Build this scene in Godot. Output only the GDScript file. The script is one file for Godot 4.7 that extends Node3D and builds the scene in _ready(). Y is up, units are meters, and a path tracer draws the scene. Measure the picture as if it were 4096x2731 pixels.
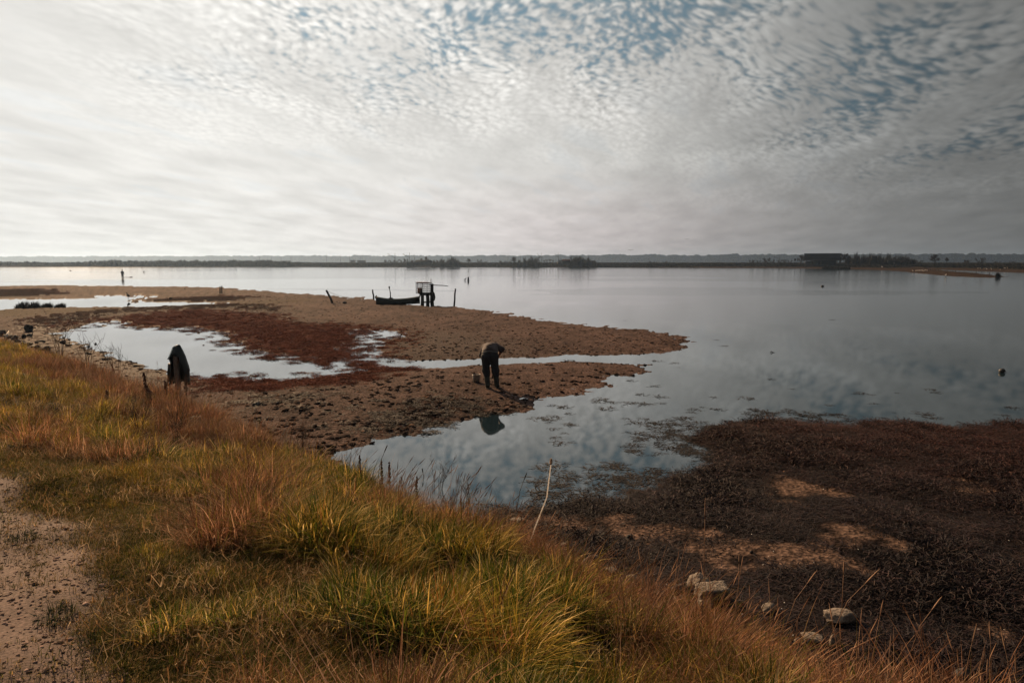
extends Node3D

# The lagoon: water level is y = 0, the camera stands on a grass bank at the origin and looks along -z.
const EYE := 3.3
const LENS := 683.0            # focal length in pixels of a 1024 wide frame
const PITCH := 0.11632         # the camera looks down by 6.66 degrees
const SUN_AZ := -0.56          # the sun stands ahead, to the left, above the frame
const SUN_EL := 0.44

var rng := RandomNumberGenerator.new()
var taken := {}
var sun_dir := Vector3.ZERO

# ---------------------------------------------------------------- helpers
const ORDER := ["first", "second", "third", "fourth", "fifth", "sixth", "seventh", "eighth", "ninth", "tenth", "eleventh", "twelfth", "thirteenth", "fourteenth", "fifteenth", "sixteenth", "seventeenth", "eighteenth", "nineteenth", "twentieth", "twenty-first", "twenty-second", "twenty-third", "twenty-fourth"]

func numbered(called: String) -> String:
	if not taken.has(called):
		taken[called] = 0
		return called
	taken[called] += 1
	return "%s_%03d" % [called, taken[called]]

func tag(o: Node, label: String, category: String, group := "") -> void:
	o.set_meta("label", label)
	o.set_meta("category", category)
	if group != "":
		o.set_meta("group", group)

func thing(called: String, label: String, category: String, at := Vector3.ZERO, turn := 0.0, group := "") -> Node3D:
	var o := Node3D.new()
	o.name = numbered(called)
	add_child(o)
	o.position = at
	o.rotation.y = turn
	tag(o, label, category, group)
	return o

func part(called: String, m: Mesh, material: Material, parent: Node) -> MeshInstance3D:
	var o := MeshInstance3D.new()
	o.name = called
	o.mesh = m
	o.material_override = material
	parent.add_child(o, true)
	return o

func solo(called: String, m: Mesh, material: Material, label: String, category: String, at := Vector3.ZERO, group := "") -> MeshInstance3D:
	var o := MeshInstance3D.new()
	o.name = numbered(called)
	o.mesh = m
	o.material_override = material
	add_child(o)
	o.position = at
	tag(o, label, category, group)
	return o

func structure(called: String, m: Mesh, material: Material, label: String, category: String) -> MeshInstance3D:
	var o := solo(called, m, material, label, category)
	o.set_meta("kind", "structure")
	return o

func copy(o: Node3D, called: String, label: String, at: Vector3, turn := 0.0, grow := Vector3.ONE, group := "") -> Node3D:
	var c: Node3D = o.duplicate()
	c.name = numbered(called)
	add_child(c)
	c.position = at
	c.rotation = Vector3(0, turn, 0)
	c.scale = grow
	c.set_meta("label", label)
	if group != "":
		c.set_meta("group", group)
	return c

func scatter(called: String, m: Mesh, material: Material, places: Array, tints: Array, label: String, category: String) -> void:
	if places.is_empty():
		return
	var mm := MultiMesh.new()
	mm.transform_format = MultiMesh.TRANSFORM_3D
	mm.use_colors = true
	mm.mesh = m
	mm.instance_count = places.size()
	for i in places.size():
		mm.set_instance_transform(i, places[i])
		mm.set_instance_color(i, tints[i])
	var o := MultiMeshInstance3D.new()
	o.name = numbered(called)
	o.multimesh = mm
	o.material_override = material
	add_child(o)
	tag(o, label, category)
	o.set_meta("kind", "stuff")

func paint(c: Color, rough := 0.9, specular := 0.5) -> StandardMaterial3D:
	var m := StandardMaterial3D.new()
	m.albedo_color = c.linear_to_srgb()
	m.roughness = rough
	m.metallic_specular = specular
	m.cull_mode = BaseMaterial3D.CULL_DISABLED
	return m

func tinted(rough := 0.8, through := 0.0, specular := 0.3) -> StandardMaterial3D:
	var m := paint(Color(1, 1, 1), rough, specular)
	m.vertex_color_use_as_albedo = true
	if through > 0.0:
		m.backlight_enabled = true
		m.backlight = Color(through, through, through).linear_to_srgb()
	return m

func noise(sd: int, freq: float, octaves := 3, kind := FastNoiseLite.TYPE_SIMPLEX_SMOOTH) -> FastNoiseLite:
	var n := FastNoiseLite.new()
	n.seed = sd
	n.noise_type = kind
	n.frequency = freq
	n.fractal_type = FastNoiseLite.FRACTAL_FBM if octaves > 1 else FastNoiseLite.FRACTAL_NONE
	n.fractal_octaves = octaves
	return n

func noise_texture(n: FastNoiseLite, size: int, lo: Color, hi: Color, mid := 0.5) -> NoiseTexture2D:
	var t := NoiseTexture2D.new()
	t.width = size
	t.height = size
	t.seamless = true
	t.noise = n
	var g := Gradient.new()
	g.offsets = PackedFloat32Array([0.0, mid, 1.0])
	g.colors = PackedColorArray([lo, lo.lerp(hi, 0.5), hi])
	t.color_ramp = g
	return t

func with_grain(m: StandardMaterial3D, n: FastNoiseLite, size: int, lo: float, hi: float, scale: Vector3, relief := 0.0, world := true) -> StandardMaterial3D:
	m.albedo_texture = noise_texture(n, size, Color(lo, lo, lo), Color(hi, hi, hi))
	m.uv1_triplanar = true
	m.uv1_world_triplanar = world
	m.uv1_scale = scale
	if relief > 0.0:
		m.heightmap_enabled = true
		m.heightmap_texture = noise_texture(n, size, Color.BLACK, Color.WHITE)
		m.heightmap_scale = relief
	return m

# pixel (in the photograph's 4096 wide frame) to the point where that sight line meets the level y
func ray(px: float, py: float) -> Vector3:
	var v := Vector3((px * 0.25 - 512.0) / LENS, -(py * 0.25 - 341.33) / LENS, -1.0)
	return v.rotated(Vector3.RIGHT, -PITCH).normalized()

func at(px: float, py: float, y := 0.0) -> Vector3:
	var d := ray(px, py)
	var t := (y - EYE) / minf(d.y, -0.0002)
	return Vector3(d.x * t, y, d.z * t)

func at_range(px: float, py: float, reach: float) -> Vector3:
	var d := ray(px, py)
	return Vector3(0, EYE, 0) + d * (reach / Vector2(d.x, d.z).length())

# ---------------------------------------------------------------- mesh building
class Shaper:
	var st := SurfaceTool.new()
	var n := 0
	var tint := Color.WHITE
	func _init() -> void:
		st.begin(Mesh.PRIMITIVE_TRIANGLES)
	func vert(p: Vector3) -> int:
		st.set_color(tint)
		st.set_uv(Vector2(p.x, p.y))
		st.add_vertex(p)
		n += 1
		return n - 1
	func tri(a: Vector3, b: Vector3, c: Vector3) -> void:
		var i := vert(a)
		vert(b)
		vert(c)
		st.add_index(i)
		st.add_index(i + 1)
		st.add_index(i + 2)
	func quad(a: Vector3, b: Vector3, c: Vector3, d: Vector3) -> void:
		tri(a, b, c)
		tri(a, c, d)
	# a box with chamfered edges
	func box(t: Transform3D, size: Vector3, cut := 0.0) -> void:
		var h := size * 0.5
		var e := minf(cut, minf(h.x, minf(h.y, h.z)) * 0.6)
		var outline := PackedVector2Array([Vector2(-h.x + e, -h.y), Vector2(h.x - e, -h.y), Vector2(h.x, -h.y + e), Vector2(h.x, h.y - e), Vector2(h.x - e, h.y), Vector2(-h.x + e, h.y), Vector2(-h.x, h.y - e), Vector2(-h.x, -h.y + e)])
		var rings := [[-h.z, e], [-h.z + e, 0.0], [h.z - e, 0.0], [h.z, e]]
		if e <= 0.0:
			outline = PackedVector2Array([Vector2(-h.x, -h.y), Vector2(h.x, -h.y), Vector2(h.x, h.y), Vector2(-h.x, h.y)])
			rings = [[-h.z, 0.0], [h.z, 0.0]]
		var k := outline.size()
		var pts := []
		for r in rings:
			var row := PackedVector3Array()
			for q in outline:
				var s := Vector2(maxf(absf(q.x) - r[1], 0.0) * signf(q.x), maxf(absf(q.y) - r[1], 0.0) * signf(q.y))
				row.append(t * Vector3(s.x, s.y, r[0]))
			pts.append(row)
		for i in pts.size() - 1:
			for j in k:
				quad(pts[i][j], pts[i + 1][j], pts[i + 1][(j + 1) % k], pts[i][(j + 1) % k])
		for j in range(1, k - 1):
			tri(pts[0][0], pts[0][j], pts[0][j + 1])
			tri(pts[-1][0], pts[-1][j + 1], pts[-1][j])
	func bar(a: Vector3, b: Vector3, wide: float, deep: float, cut := 0.0) -> void:
		var z := (b - a).normalized()
		var x := z.cross(Vector3.UP if absf(z.y) < 0.95 else Vector3.RIGHT).normalized()
		box(Transform3D(Basis(x, z.cross(x).normalized(), z), (a + b) * 0.5), Vector3(wide, deep, a.distance_to(b)), cut)
	func tube(path: PackedVector3Array, radii: PackedFloat32Array, sides := 6, wobble := 0.0, sd := 0) -> void:
		var last: PackedInt32Array
		var r := RandomNumberGenerator.new()
		r.seed = sd
		for i in path.size():
			var z := (path[mini(i + 1, path.size() - 1)] - path[maxi(i - 1, 0)]).normalized()
			var x := z.cross(Vector3(0.31, 0.2, 0.93)).normalized()
			var y := z.cross(x)
			var ring := PackedInt32Array()
			for j in sides:
				var a := TAU * j / sides
				ring.append(vert(path[i] + (x * cos(a) + y * sin(a)) * radii[i] * (1.0 + wobble * r.randf_range(-1, 1))))
			if i > 0:
				for j in sides:
					var k := (j + 1) % sides
					for v in [last[j], last[k], ring[k], last[j], ring[k], ring[j]]:
						st.add_index(v)
			if i == 0 or i == path.size() - 1:
				var c := vert(path[i])
				for j in sides:
					var k := (j + 1) % sides
					for v in ([c, ring[k], ring[j]] if i == 0 else [c, ring[j], ring[k]]):
						st.add_index(v)
			last = ring
	# rings of equal length joined into a skin
	func skin(rings: Array, closed := true) -> void:
		var k: int = rings[0].size()
		var first := n
		for row in rings:
			for p in row:
				vert(p)
		for i in rings.size() - 1:
			for j in (k if closed else k - 1):
				var a := first + i * k + j
				var b := first + i * k + (j + 1) % k
				for v in [a, b, b + k, a, b + k, a + k]:
					st.add_index(v)
	func lathe(profile: PackedVector2Array, sides := 20, t := Transform3D()) -> void:
		var rings := []
		for q in profile:
			var row := PackedVector3Array()
			for j in sides:
				var a := -TAU * j / sides
				row.append(t * Vector3(q.x * cos(a), q.y, q.x * sin(a)))
			rings.append(row)
		skin(rings)
	func leaf(foot: Vector3, lean: Vector3, height: float, wide: float, segments: int, droop: float) -> void:
		var side := Vector3(lean.z, 0, -lean.x).normalized()
		var a := foot - side * wide * 0.5
		var b := foot + side * wide * 0.5
		for s in range(1, segments + 1):
			var f := float(s) / segments
			var c := foot + Vector3.UP * height * (f - droop * f * f * f) + lean * (f * f * (1.0 + droop * 0.4))
			var w := side * wide * 0.5 * (1.0 - f * f * 0.9)
			if s == segments:
				tri(a, c, b)
			else:
				quad(a, c - w, c + w, b)
			a = c - w
			b = c + w
	func done(smooth := false) -> ArrayMesh:
		if smooth:
			st.generate_normals()
		else:
			st.deindex()
			st.set_smooth_group(-1)
			st.generate_normals()
		return st.commit()
	func bare() -> ArrayMesh:
		return st.commit()

# surface nets of capsules joined by a smooth minimum: a bone is [from, radius, to, radius]
func body_net(bones: Array, cell: float, blend: float) -> ArrayMesh:
	var lo := Vector3.INF
	var hi := -Vector3.INF
	for b in bones:
		for k in [0, 2]:
			var q: Vector3 = b[k]
			var r: float = b[k + 1] + blend + cell * 2.0
			lo = lo.min(q - Vector3(r, r, r))
			hi = hi.max(q + Vector3(r, r, r))
	var dim := Vector3i(((hi - lo) / cell).ceil()) + Vector3i.ONE * 2
	var f := PackedFloat32Array()
	f.resize(dim.x * dim.y * dim.z)
	f.fill(1.0)
	for b in bones:
		var a: Vector3 = b[0]
		var ra: float = b[1]
		var c: Vector3 = b[2]
		var rc: float = b[3]
		var reach := maxf(ra, rc) + blend + cell * 2.0
		var l0 := Vector3i(((a.min(c) - Vector3.ONE * reach - lo) / cell).floor()).clamp(Vector3i.ZERO, dim - Vector3i.ONE)
		var l1 := Vector3i(((a.max(c) + Vector3.ONE * reach - lo) / cell).ceil()).clamp(Vector3i.ZERO, dim - Vector3i.ONE)
		var ac := c - a
		var ll := maxf(ac.length_squared(), 1e-9)
		for z in range(l0.z, l1.z + 1):
			for y in range(l0.y, l1.y + 1):
				var row := (z * dim.y + y) * dim.x
				for x in range(l0.x, l1.x + 1):
					var p := lo + Vector3(x, y, z) * cell
					var t := clampf((p - a).dot(ac) / ll, 0.0, 1.0)
					var d := p.distance_to(a + ac * t) - lerpf(ra, rc, t)
					var o := f[row + x]
					var h := maxf(blend - absf(o - d), 0.0) / blend
					f[row + x] = minf(o, d) - h * h * blend * 0.25
	var index := PackedInt32Array()
	index.resize(f.size())
	index.fill(-1)
	var verts := PackedVector3Array()
	var step := [1, dim.x, dim.x * dim.y]
	var corner := [0, 1, dim.x, dim.x + 1, step[2], step[2] + 1, step[2] + dim.x, step[2] + dim.x + 1]
	for z in dim.z - 1:
		for y in dim.y - 1:
			for x in dim.x - 1:
				var at0: int = (z * dim.y + y) * dim.x + x
				var mask := 0
				for k in 8:
					if f[at0 + corner[k]] < 0.0:
						mask |= 1 << k
				if mask == 0 or mask == 255:
					continue
				var sum := Vector3.ZERO
				var count := 0
				for e in [[0, 1], [2, 3], [4, 5], [6, 7], [0, 2], [1, 3], [4, 6], [5, 7], [0, 4], [1, 5], [2, 6], [3, 7]]:
					var u: int = e[0]
					var v: int = e[1]
					if ((mask >> u) & 1) != ((mask >> v) & 1):
						var fu: float = f[at0 + corner[u]]
						var fv: float = f[at0 + corner[v]]
						var pu := Vector3(u & 1, (u >> 1) & 1, u >> 2)
						var pv := Vector3(v & 1, (v >> 1) & 1, v >> 2)
						sum += pu.lerp(pv, fu / (fu - fv))
						count += 1
				index[at0] = verts.size()
				verts.append(lo + (Vector3(x, y, z) + sum / count) * cell)
	var st := SurfaceTool.new()
	st.begin(Mesh.PRIMITIVE_TRIANGLES)
	for v in verts:
		st.add_vertex(v)
	for z in range(1, dim.z - 1):
		for y in range(1, dim.y - 1):
			for x in range(1, dim.x - 1):
				var at0: int = (z * dim.y + y) * dim.x + x
				var inside := f[at0] < 0.0
				for k in 3:
					if inside == (f[at0 + step[k]] < 0.0):
						continue
					var u: int = step[(k + 1) % 3]
					var v: int = step[(k + 2) % 3]
					var q := [index[at0 - u - v], index[at0 - v], index[at0], index[at0 - u]]
					if q.min() < 0:
						continue
					for w in ([0, 2, 1, 0, 3, 2] if inside else [0, 1, 2, 0, 2, 3]):
						st.add_index(q[w])
	st.generate_normals()
	return st.commit()

# a stone: a ball cut by planes and roughened
func stone_mesh(sd: int, size: Vector3, cuts: int, rough: float, fine := 14, boxy := false) -> ArrayMesh:
	var r := RandomNumberGenerator.new()
	r.seed = sd
	var n := noise(sd, 1.6, 3)
	var planes := []
	for i in cuts:
		var v := Vector3(r.randfn(), r.randfn(), r.randfn()).normalized()
		planes.append([v, r.randf_range(0.55, 0.92)])
	for v in [Vector3.UP, Vector3.DOWN, Vector3.LEFT, Vector3.RIGHT, Vector3.FORWARD, Vector3.BACK]:
		if boxy:
			planes.append([(v + Vector3(r.randf_range(-0.1, 0.1), r.randf_range(-0.06, 0.06), r.randf_range(-0.1, 0.1))).normalized(), 0.56 if v.y == 0.0 else 0.5])
			continue
		planes.append([(v + Vector3(r.randf_range(-0.45, 0.45), r.randf_range(-0.45, 0.45), r.randf_range(-0.45, 0.45))).normalized(), r.randf_range(0.72, 0.98)])
	var s := Shaper.new()
	var rings := []
	for i in fine + 1:
		var el := PI * (float(i) / fine - 0.5)
		var row := PackedVector3Array()
		for j in fine * 2:
			var az := -TAU * j / (fine * 2)
			var d := Vector3(cos(el) * cos(az), sin(el), cos(el) * sin(az))
			var reach := 1.0
			for q in planes:
				var c: float = d.dot(q[0])
				if c > 0.05:
					reach = minf(reach, q[1] / c)
			reach *= 1.0 + rough * n.get_noise_3dv(d * 1.3)
			row.append(d * reach * size)
		rings.append(row)
	s.skin(rings)
	return s.done(true)

# ---------------------------------------------------------------- sky
var cloud_a := noise(11, 1.0, 2)
var cloud_b := noise(12, 1.0, 2)
var cloud_d := cells(14)
var cloud_c := noise(13, 1.0, 3)

func cells(sd: int) -> FastNoiseLite:
	var n := noise(sd, 1.0, 2, FastNoiseLite.TYPE_CELLULAR)
	n.cellular_return_type = FastNoiseLite.RETURN_DISTANCE
	n.cellular_jitter = 0.9
	n.fractal_gain = 0.35
	return n

func sky_light(az: float, el: float) -> Color:
	var d := Vector3(sin(az) * cos(el), sin(el), -cos(az) * cos(el))
	var from_sun := rad_to_deg(acos(clampf(d.dot(sun_dir), -1.0, 1.0)))
	var a := rad_to_deg(az)
	var e := rad_to_deg(el)
	var light := 0.080 + 0.560 / (1.0 + exp((from_sun - 46.0) / 8.5)) + 4.0 * exp(-pow(from_sun / 2.5, 2.0))
	light *= 1.0 - 0.20 * smoothstep(7.0, 20.0, e) * smoothstep(-28.0, 2.0, a)
	var q := Vector2(d.x, -d.z) / (d.y + 0.085)
	q += Vector2(cloud_b.get_noise_2d(q.x * 2.1, q.y * 1.3), cloud_b.get_noise_2d(q.x * 2.1 + 40.0, q.y * 1.3)) * 0.05
	var big := cloud_b.get_noise_2d(q.x * 0.9 + 7.0, q.y * 0.55)
	var u := q.x + q.y * 0.10
	var v := q.y - q.x * 0.30
	var coarse := 1.0 - 0.42 * smoothstep(6.0, 36.0, a)
	var cell := cloud_d.get_noise_2d(u * 19.0 * coarse, v * 12.5 * coarse)
	var sunward := cloud_d.get_noise_2d((u - 0.010) * 19.0 * coarse, (v + 0.016) * 12.5 * coarse)
	var small := cloud_a.get_noise_2d(u * 27.0 * coarse + 60.0, v * 19.0 * coarse)
	var puff := -(cell + 0.45) * 1.0 + small * 0.55
	var toward := -(sunward + 0.45) * 1.0 + small * 0.55
	var fibre := cloud_c.get_noise_2d(q.x * 2.2 - q.y * 0.9, q.y * 0.6 + q.x * 0.5)
	var fine := cloud_c.get_noise_2d(q.x * 7.0 - q.y * 1.2 + 30.0, q.y * 2.6 + q.x * 1.5)
	var open := smoothstep(-36.0, -6.0, a) * smoothstep(7.0, 18.0, e) * 0.88 + smoothstep(10.0, 34.0, a) * smoothstep(2.5, 9.0, e) * 0.78
	open = clampf(open + 0.8 * (1.0 - smoothstep(-170.0, -100.0, a)), 0.0, 0.85)
	var lumpy := clampf(open * 1.1 + 0.45 * smoothstep(5.0, 14.0, e) * smoothstep(-42.0, -22.0, a) + 0.25 * smoothstep(1.5, 5.0, e) * smoothstep(0.0, 20.0, a), 0.05, 1.0)
	var bank := cloud_b.get_noise_2d(q.x * 1.7 - q.y * 0.5 + 21.0, q.y * 0.8 + q.x * 0.6)
	lumpy *= clampf(0.85 + 0.9 * bank, 0.25, 1.35)
	var t := puff + 0.55 * big - 0.35 * bank
	var edge := lerpf(-1.1, -0.02, open)
	var cover := smoothstep(edge - 0.55, edge + 0.40, t)
	var shade := 1.0 + lumpy * (0.45 * (puff - toward) + 0.42 * puff + 0.26 * big) + (0.10 * fibre + 0.12 * bank) * (1.0 - 0.55 * lumpy) + 0.06 * fine * (1.0 - lumpy)
	var pink := exp(-pow((a - 7.0) / 17.0, 2.0)) * (1.0 - smoothstep(1.0, 9.0, e))
	var white := Color(1.0, 0.98, 0.935).lerp(Color(0.96, 1.0, 0.985), smoothstep(8.0, 30.0, a) * 0.6).lerp(Color(1.06, 0.965, 0.945), pink)
	var c := white * light * maxf(shade, 0.3)
	var gap := Color(0.34, 0.52, 0.64) * light * 0.92
	# a thin blue veil low on the left
	var veil := smoothstep(0.18, 0.5, fibre) * (1.0 - open) * 0.16 * smoothstep(2.0, 5.0, e)
	c = c.lerp(Color(0.68, 0.80, 0.90) * light, veil)
	return gap.lerp(c, cover)

func make_sky() -> PanoramaSkyMaterial:
	var im := Image.create_empty(4096, 2048, false, Image.FORMAT_RGBF)
	im.fill(Color(0.1, 0.1, 0.1))
	for by in 256:
		for bx in 1024:
			var az := wrapf((bx * 4 + 2) / 4096.0 * TAU, -PI, PI)
			var el := PI / 2 - (by * 4 + 2) / 2048.0 * PI
			if absf(az) > 0.78 or el > 0.48:
				im.fill_rect(Rect2i(bx * 4, by * 4, 4, 4), sky_light(az, el))
				continue
			for y in 4:
				for x in 4:
					im.set_pixel(bx * 4 + x, by * 4 + y, sky_light(wrapf((bx * 4 + x + 0.5) / 4096.0 * TAU, -PI, PI), PI / 2 - (by * 4 + y + 0.5) / 2048.0 * PI))
	var m := PanoramaSkyMaterial.new()
	m.panorama = ImageTexture.create_from_image(im)
	return m

# ---------------------------------------------------------------- the lie of the land
class Patch:
	var pts: PackedVector2Array
	var lo := Vector2.INF
	var hi := -Vector2.INF
	func _init(p: PackedVector2Array) -> void:
		pts = p
		for q in p:
			lo = lo.min(q)
			hi = hi.max(q)
	# signed distance in metres, positive inside; no more exact than «far» beyond its box
	func depth(x: float, z: float, far: float) -> float:
		if x < lo.x - far or x > hi.x + far or z < lo.y - far or z > hi.y + far:
			return -far
		var p := Vector2(x, z)
		var best := 1e18
		var k := pts.size()
		var b := pts[k - 1]
		var inside := false
		for i in k:
			var a := b
			b = pts[i]
			var ab := b - a
			var t := clampf((p - a).dot(ab) / ab.length_squared(), 0.0, 1.0)
			best = minf(best, p.distance_squared_to(a + ab * t))
			if (a.y > z) != (b.y > z) and x < a.x + (z - a.y) / ab.y * ab.x:
				inside = not inside
		return (1.0 if inside else -1.0) * sqrt(best)

func ground_patch(px: Array, beyond: Array = [], y := 0.0) -> Patch:
	var out := PackedVector2Array()
	for i in px.size() / 2:
		var w := at(px[i * 2], px[i * 2 + 1], y)
		out.append(Vector2(w.x, w.z))
	for i in beyond.size() / 2:
		out.append(Vector2(beyond[i * 2], beyond[i * 2 + 1]))
	return Patch.new(out)

const NF := 700                # fine columns over 84 degrees ahead, then 69 coarse ones round the back
const NC := 769
const NR := 478
var radius := PackedFloat32Array()
var bearing := PackedFloat32Array()
var tall := PackedFloat32Array()
var fields := {}
const KC := 246                # coarse lattice: every fourth fine column, every third row
const KR := 160

func build_grid() -> void:
	for i in NR:
		if i < 150:
			radius.append(0.8 + i * 6.7133 / 150.0)
		elif i < 384:
			radius.append(EYE * LENS / (300.0 - (i - 150) * 280.0 / 234.0))
		else:
			radius.append(EYE * LENS / (20.0 - (i - 384) * 0.2 if i < 464 else 4.0 - (i - 464) * 3.5 / 13.0))
	for j in NC:
		bearing.append(deg_to_rad(-42.0 + j * 0.12 if j <= NF else 42.0 + (j - NF) * 4.0))

func grid_at(x: float, z: float) -> Vector2:
	var r := Vector2(x, z).length()
	var i := 0.0
	if r < 7.5133:
		i = (r - 0.8) / 6.7133 * 150.0
	else:
		var p := EYE * LENS / r
		i = 150.0 + (300.0 - p) * 234.0 / 280.0 if p > 20.0 else (384.0 + (20.0 - p) * 5.0 if p > 4.0 else 464.0 + (4.0 - p) * 13.0 / 3.5)
	var a := rad_to_deg(atan2(x, -z))
	var j := (a + 42.0) / 0.12
	if a > 42.0 or a < -42.0:
		j = NF + (fposmod(a, 360.0) - 42.0) / 4.0
	return Vector2(clampf(i, 0.0, NR - 1.01), clampf(j, 0.0, NC - 1.01))

func height(x: float, z: float) -> float:
	var g := grid_at(x, z)
	var i := int(g.x)
	var j := int(g.y)
	var u := g.x - i
	var v := g.y - j
	var k := i * NC + j
	return lerpf(lerpf(tall[k], tall[k + 1], v), lerpf(tall[k + NC], tall[k + NC + 1], v), u)

func field(name: String, x: float, z: float) -> float:
	return field_ij(fields[name], grid_at(x, z))

func field_ij(f: PackedFloat32Array, g: Vector2) -> float:
	var ci := g.x / 3.0
	var cj := g.y / 4.0 if g.y <= NF else 175.0 + g.y - NF
	var i := mini(int(ci), KR - 2)
	var j := mini(int(cj), KC - 2)
	var u := ci - i
	var v := cj - j
	var k := i * KC + j
	return lerpf(lerpf(f[k], f[k + 1], v), lerpf(f[k + KC], f[k + KC + 1], v), u)

func deepest(list: Array, x: float, z: float, far: float) -> float:
	var best := -far
	for p in list:
		best = maxf(best, p.depth(x, z, far))
	return best

const CREST := [0, 1338, 120, 1372, 240, 1402, 350, 1444, 418, 1468, 522, 1512, 640, 1538, 760, 1572, 860, 1622, 940, 1668, 1060, 1728, 1200, 1776, 1380, 1836, 1500, 1912, 1600, 1945, 1720, 1978, 1860, 2020, 1960, 2052, 2080, 2100, 2240, 2180, 2560, 2290, 2920, 2400, 3280, 2505, 3640, 2640, 3960, 2728]

func layout() -> Dictionary:
	# the toe of the bank: the crest as seen from the camera, moved a metre towards the water
	var toe := PackedVector2Array()
	for i in range(CREST.size() / 2 - 1, -1, -1):
		var w := at(CREST[i * 2], CREST[i * 2 + 1], 1.05)
		toe.append(Vector2(w.x, w.z))
	var bank := PackedVector2Array([Vector2(70, 40), Vector2(20, 8), Vector2(8.5, 0.6), Vector2(5.2, -1.6)])
	for i in toe.size():
		var along := (toe[mini(i + 1, toe.size() - 1)] - toe[maxi(i - 1, 0)]).normalized()
		bank.append(toe[i] + Vector2(-along.y, along.x) * lerpf(1.15, 0.75, smoothstep(0.6, 1.6, toe[i].x)))
	bank.append_array(PackedVector2Array([Vector2(-24, -29), Vector2(-60, -52), Vector2(-200, -90), Vector2(-200, 200), Vector2(70, 200)]))
	var spit := ground_patch([-900, 1150, -200, 1146, 96, 1143, 239, 1141, 478, 1142, 813, 1146, 980, 1153, 1100, 1169, 1301, 1179, 1502, 1195, 1560, 1214, 1736, 1223, 1846, 1231, 2009, 1250, 2104, 1269, 2220, 1288, 2349, 1300, 2483, 1312, 2578, 1319, 2660, 1330, 2727, 1353, 2803, 1371, 2746, 1383, 2674, 1409, 2578, 1421, 2560, 1440, 2578, 1471, 2564, 1490, 2454, 1514, 2396, 1531, 2411, 1548, 2315, 1576, 2186, 1598, 2150, 1608, 2057, 1643, 1913, 1667, 1789, 1690, 1674, 1718, 1559, 1748, 1444, 1782, 1379, 1833, 1385, 1880, 1000, 1950, -200, 1650, -900, 1450])
	var wrack := ground_patch([1960, 2085, 2021, 2062, 2202, 2054, 2310, 2040, 2526, 2004, 2717, 1933, 2860, 1898, 2930, 1829, 2914, 1802, 2846, 1769, 2866, 1734, 2995, 1699, 3135, 1688, 3309, 1706, 3483, 1697, 3831, 1715, 4096, 1705, 4500, 1690, 5200, 1750, 6000, 2000, 6000, 2800, 3400, 2800, 2100, 2500])
	var pond := ground_patch([263, 1342, 335, 1299, 421, 1285, 478, 1287, 460, 1302, 526, 1311, 622, 1316, 765, 1306, 837, 1328, 909, 1333, 885, 1357, 803, 1368, 909, 1371, 980, 1390, 1028, 1409, 1100, 1421, 1220, 1433, 1315, 1440, 1387, 1433, 1440, 1425, 1497, 1418, 1521, 1433, 1578, 1440, 1698, 1447, 1913, 1442, 2009, 1438, 2200, 1432, 2291, 1423, 2483, 1426, 2620, 1417, 2680, 1440, 2530, 1453, 2387, 1446, 2243, 1440, 2100, 1449, 1985, 1454, 1913, 1456, 1770, 1463, 1578, 1475, 1516, 1466, 1480, 1470, 1425, 1493, 1411, 1502, 1291, 1512, 1196, 1519, 1100, 1531, 957, 1514, 813, 1510, 765, 1500, 679, 1478, 574, 1450, 478, 1421, 407, 1390, 335, 1366])
	var puddle := ground_patch([1370, 1405, 1400, 1382, 1450, 1375, 1440, 1345, 1400, 1322, 1480, 1318, 1560, 1330, 1610, 1338, 1590, 1352, 1520, 1358, 1500, 1380, 1490, 1412, 1430, 1425])
	var pool_a := ground_patch([-900, 1215, 0, 1206, 143, 1201, 287, 1196, 478, 1188, 646, 1187, 700, 1193, 526, 1203, 450, 1213, 574, 1215, 765, 1210, 880, 1210, 870, 1213, 622, 1223, 430, 1226, 287, 1226, 57, 1232, 0, 1237, -900, 1265])
	var pool_b := ground_patch([-900, 1202, 0, 1199, 129, 1187, 239, 1179, 397, 1176, 400, 1180, 335, 1185, 191, 1191, 0, 1203, -900, 1208])
	var far_land := ground_patch([-1500, 1066, 0, 1067, 1100, 1067, 1500, 1068, 2100, 1068.5, 2600, 1070, 3100, 1071.5, 3360, 1075, 3570, 1081, 3666, 1092, 3809, 1105, 3953, 1110, 4040, 1108, 3991, 1102, 3905, 1092, 3761, 1081, 3628, 1075.5, 3760, 1078, 4096, 1091, 4800, 1112], [5000, -300, 5000, -5000, -5000, -5000, -5000, -800])
	var red := [
		ground_patch([263, 1335, 330, 1292, 480, 1268, 700, 1248, 900, 1244, 1090, 1264, 1180, 1290, 1300, 1300, 1480, 1310, 1590, 1335, 1590, 1350, 1520, 1400, 1440, 1430, 1330, 1446, 1100, 1428, 980, 1398, 880, 1363, 800, 1333, 620, 1320, 450, 1305]),
		ground_patch([1400, 1466, 1440, 1440, 1520, 1433, 1545, 1455, 1560, 1474, 1500, 1484, 1440, 1492, 1400, 1475]),
		ground_patch([1100, 1532, 1300, 1512, 1430, 1500, 1440, 1512, 1250, 1538, 1100, 1547, 900, 1545, 800, 1522, 790, 1508, 960, 1515])]
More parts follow.
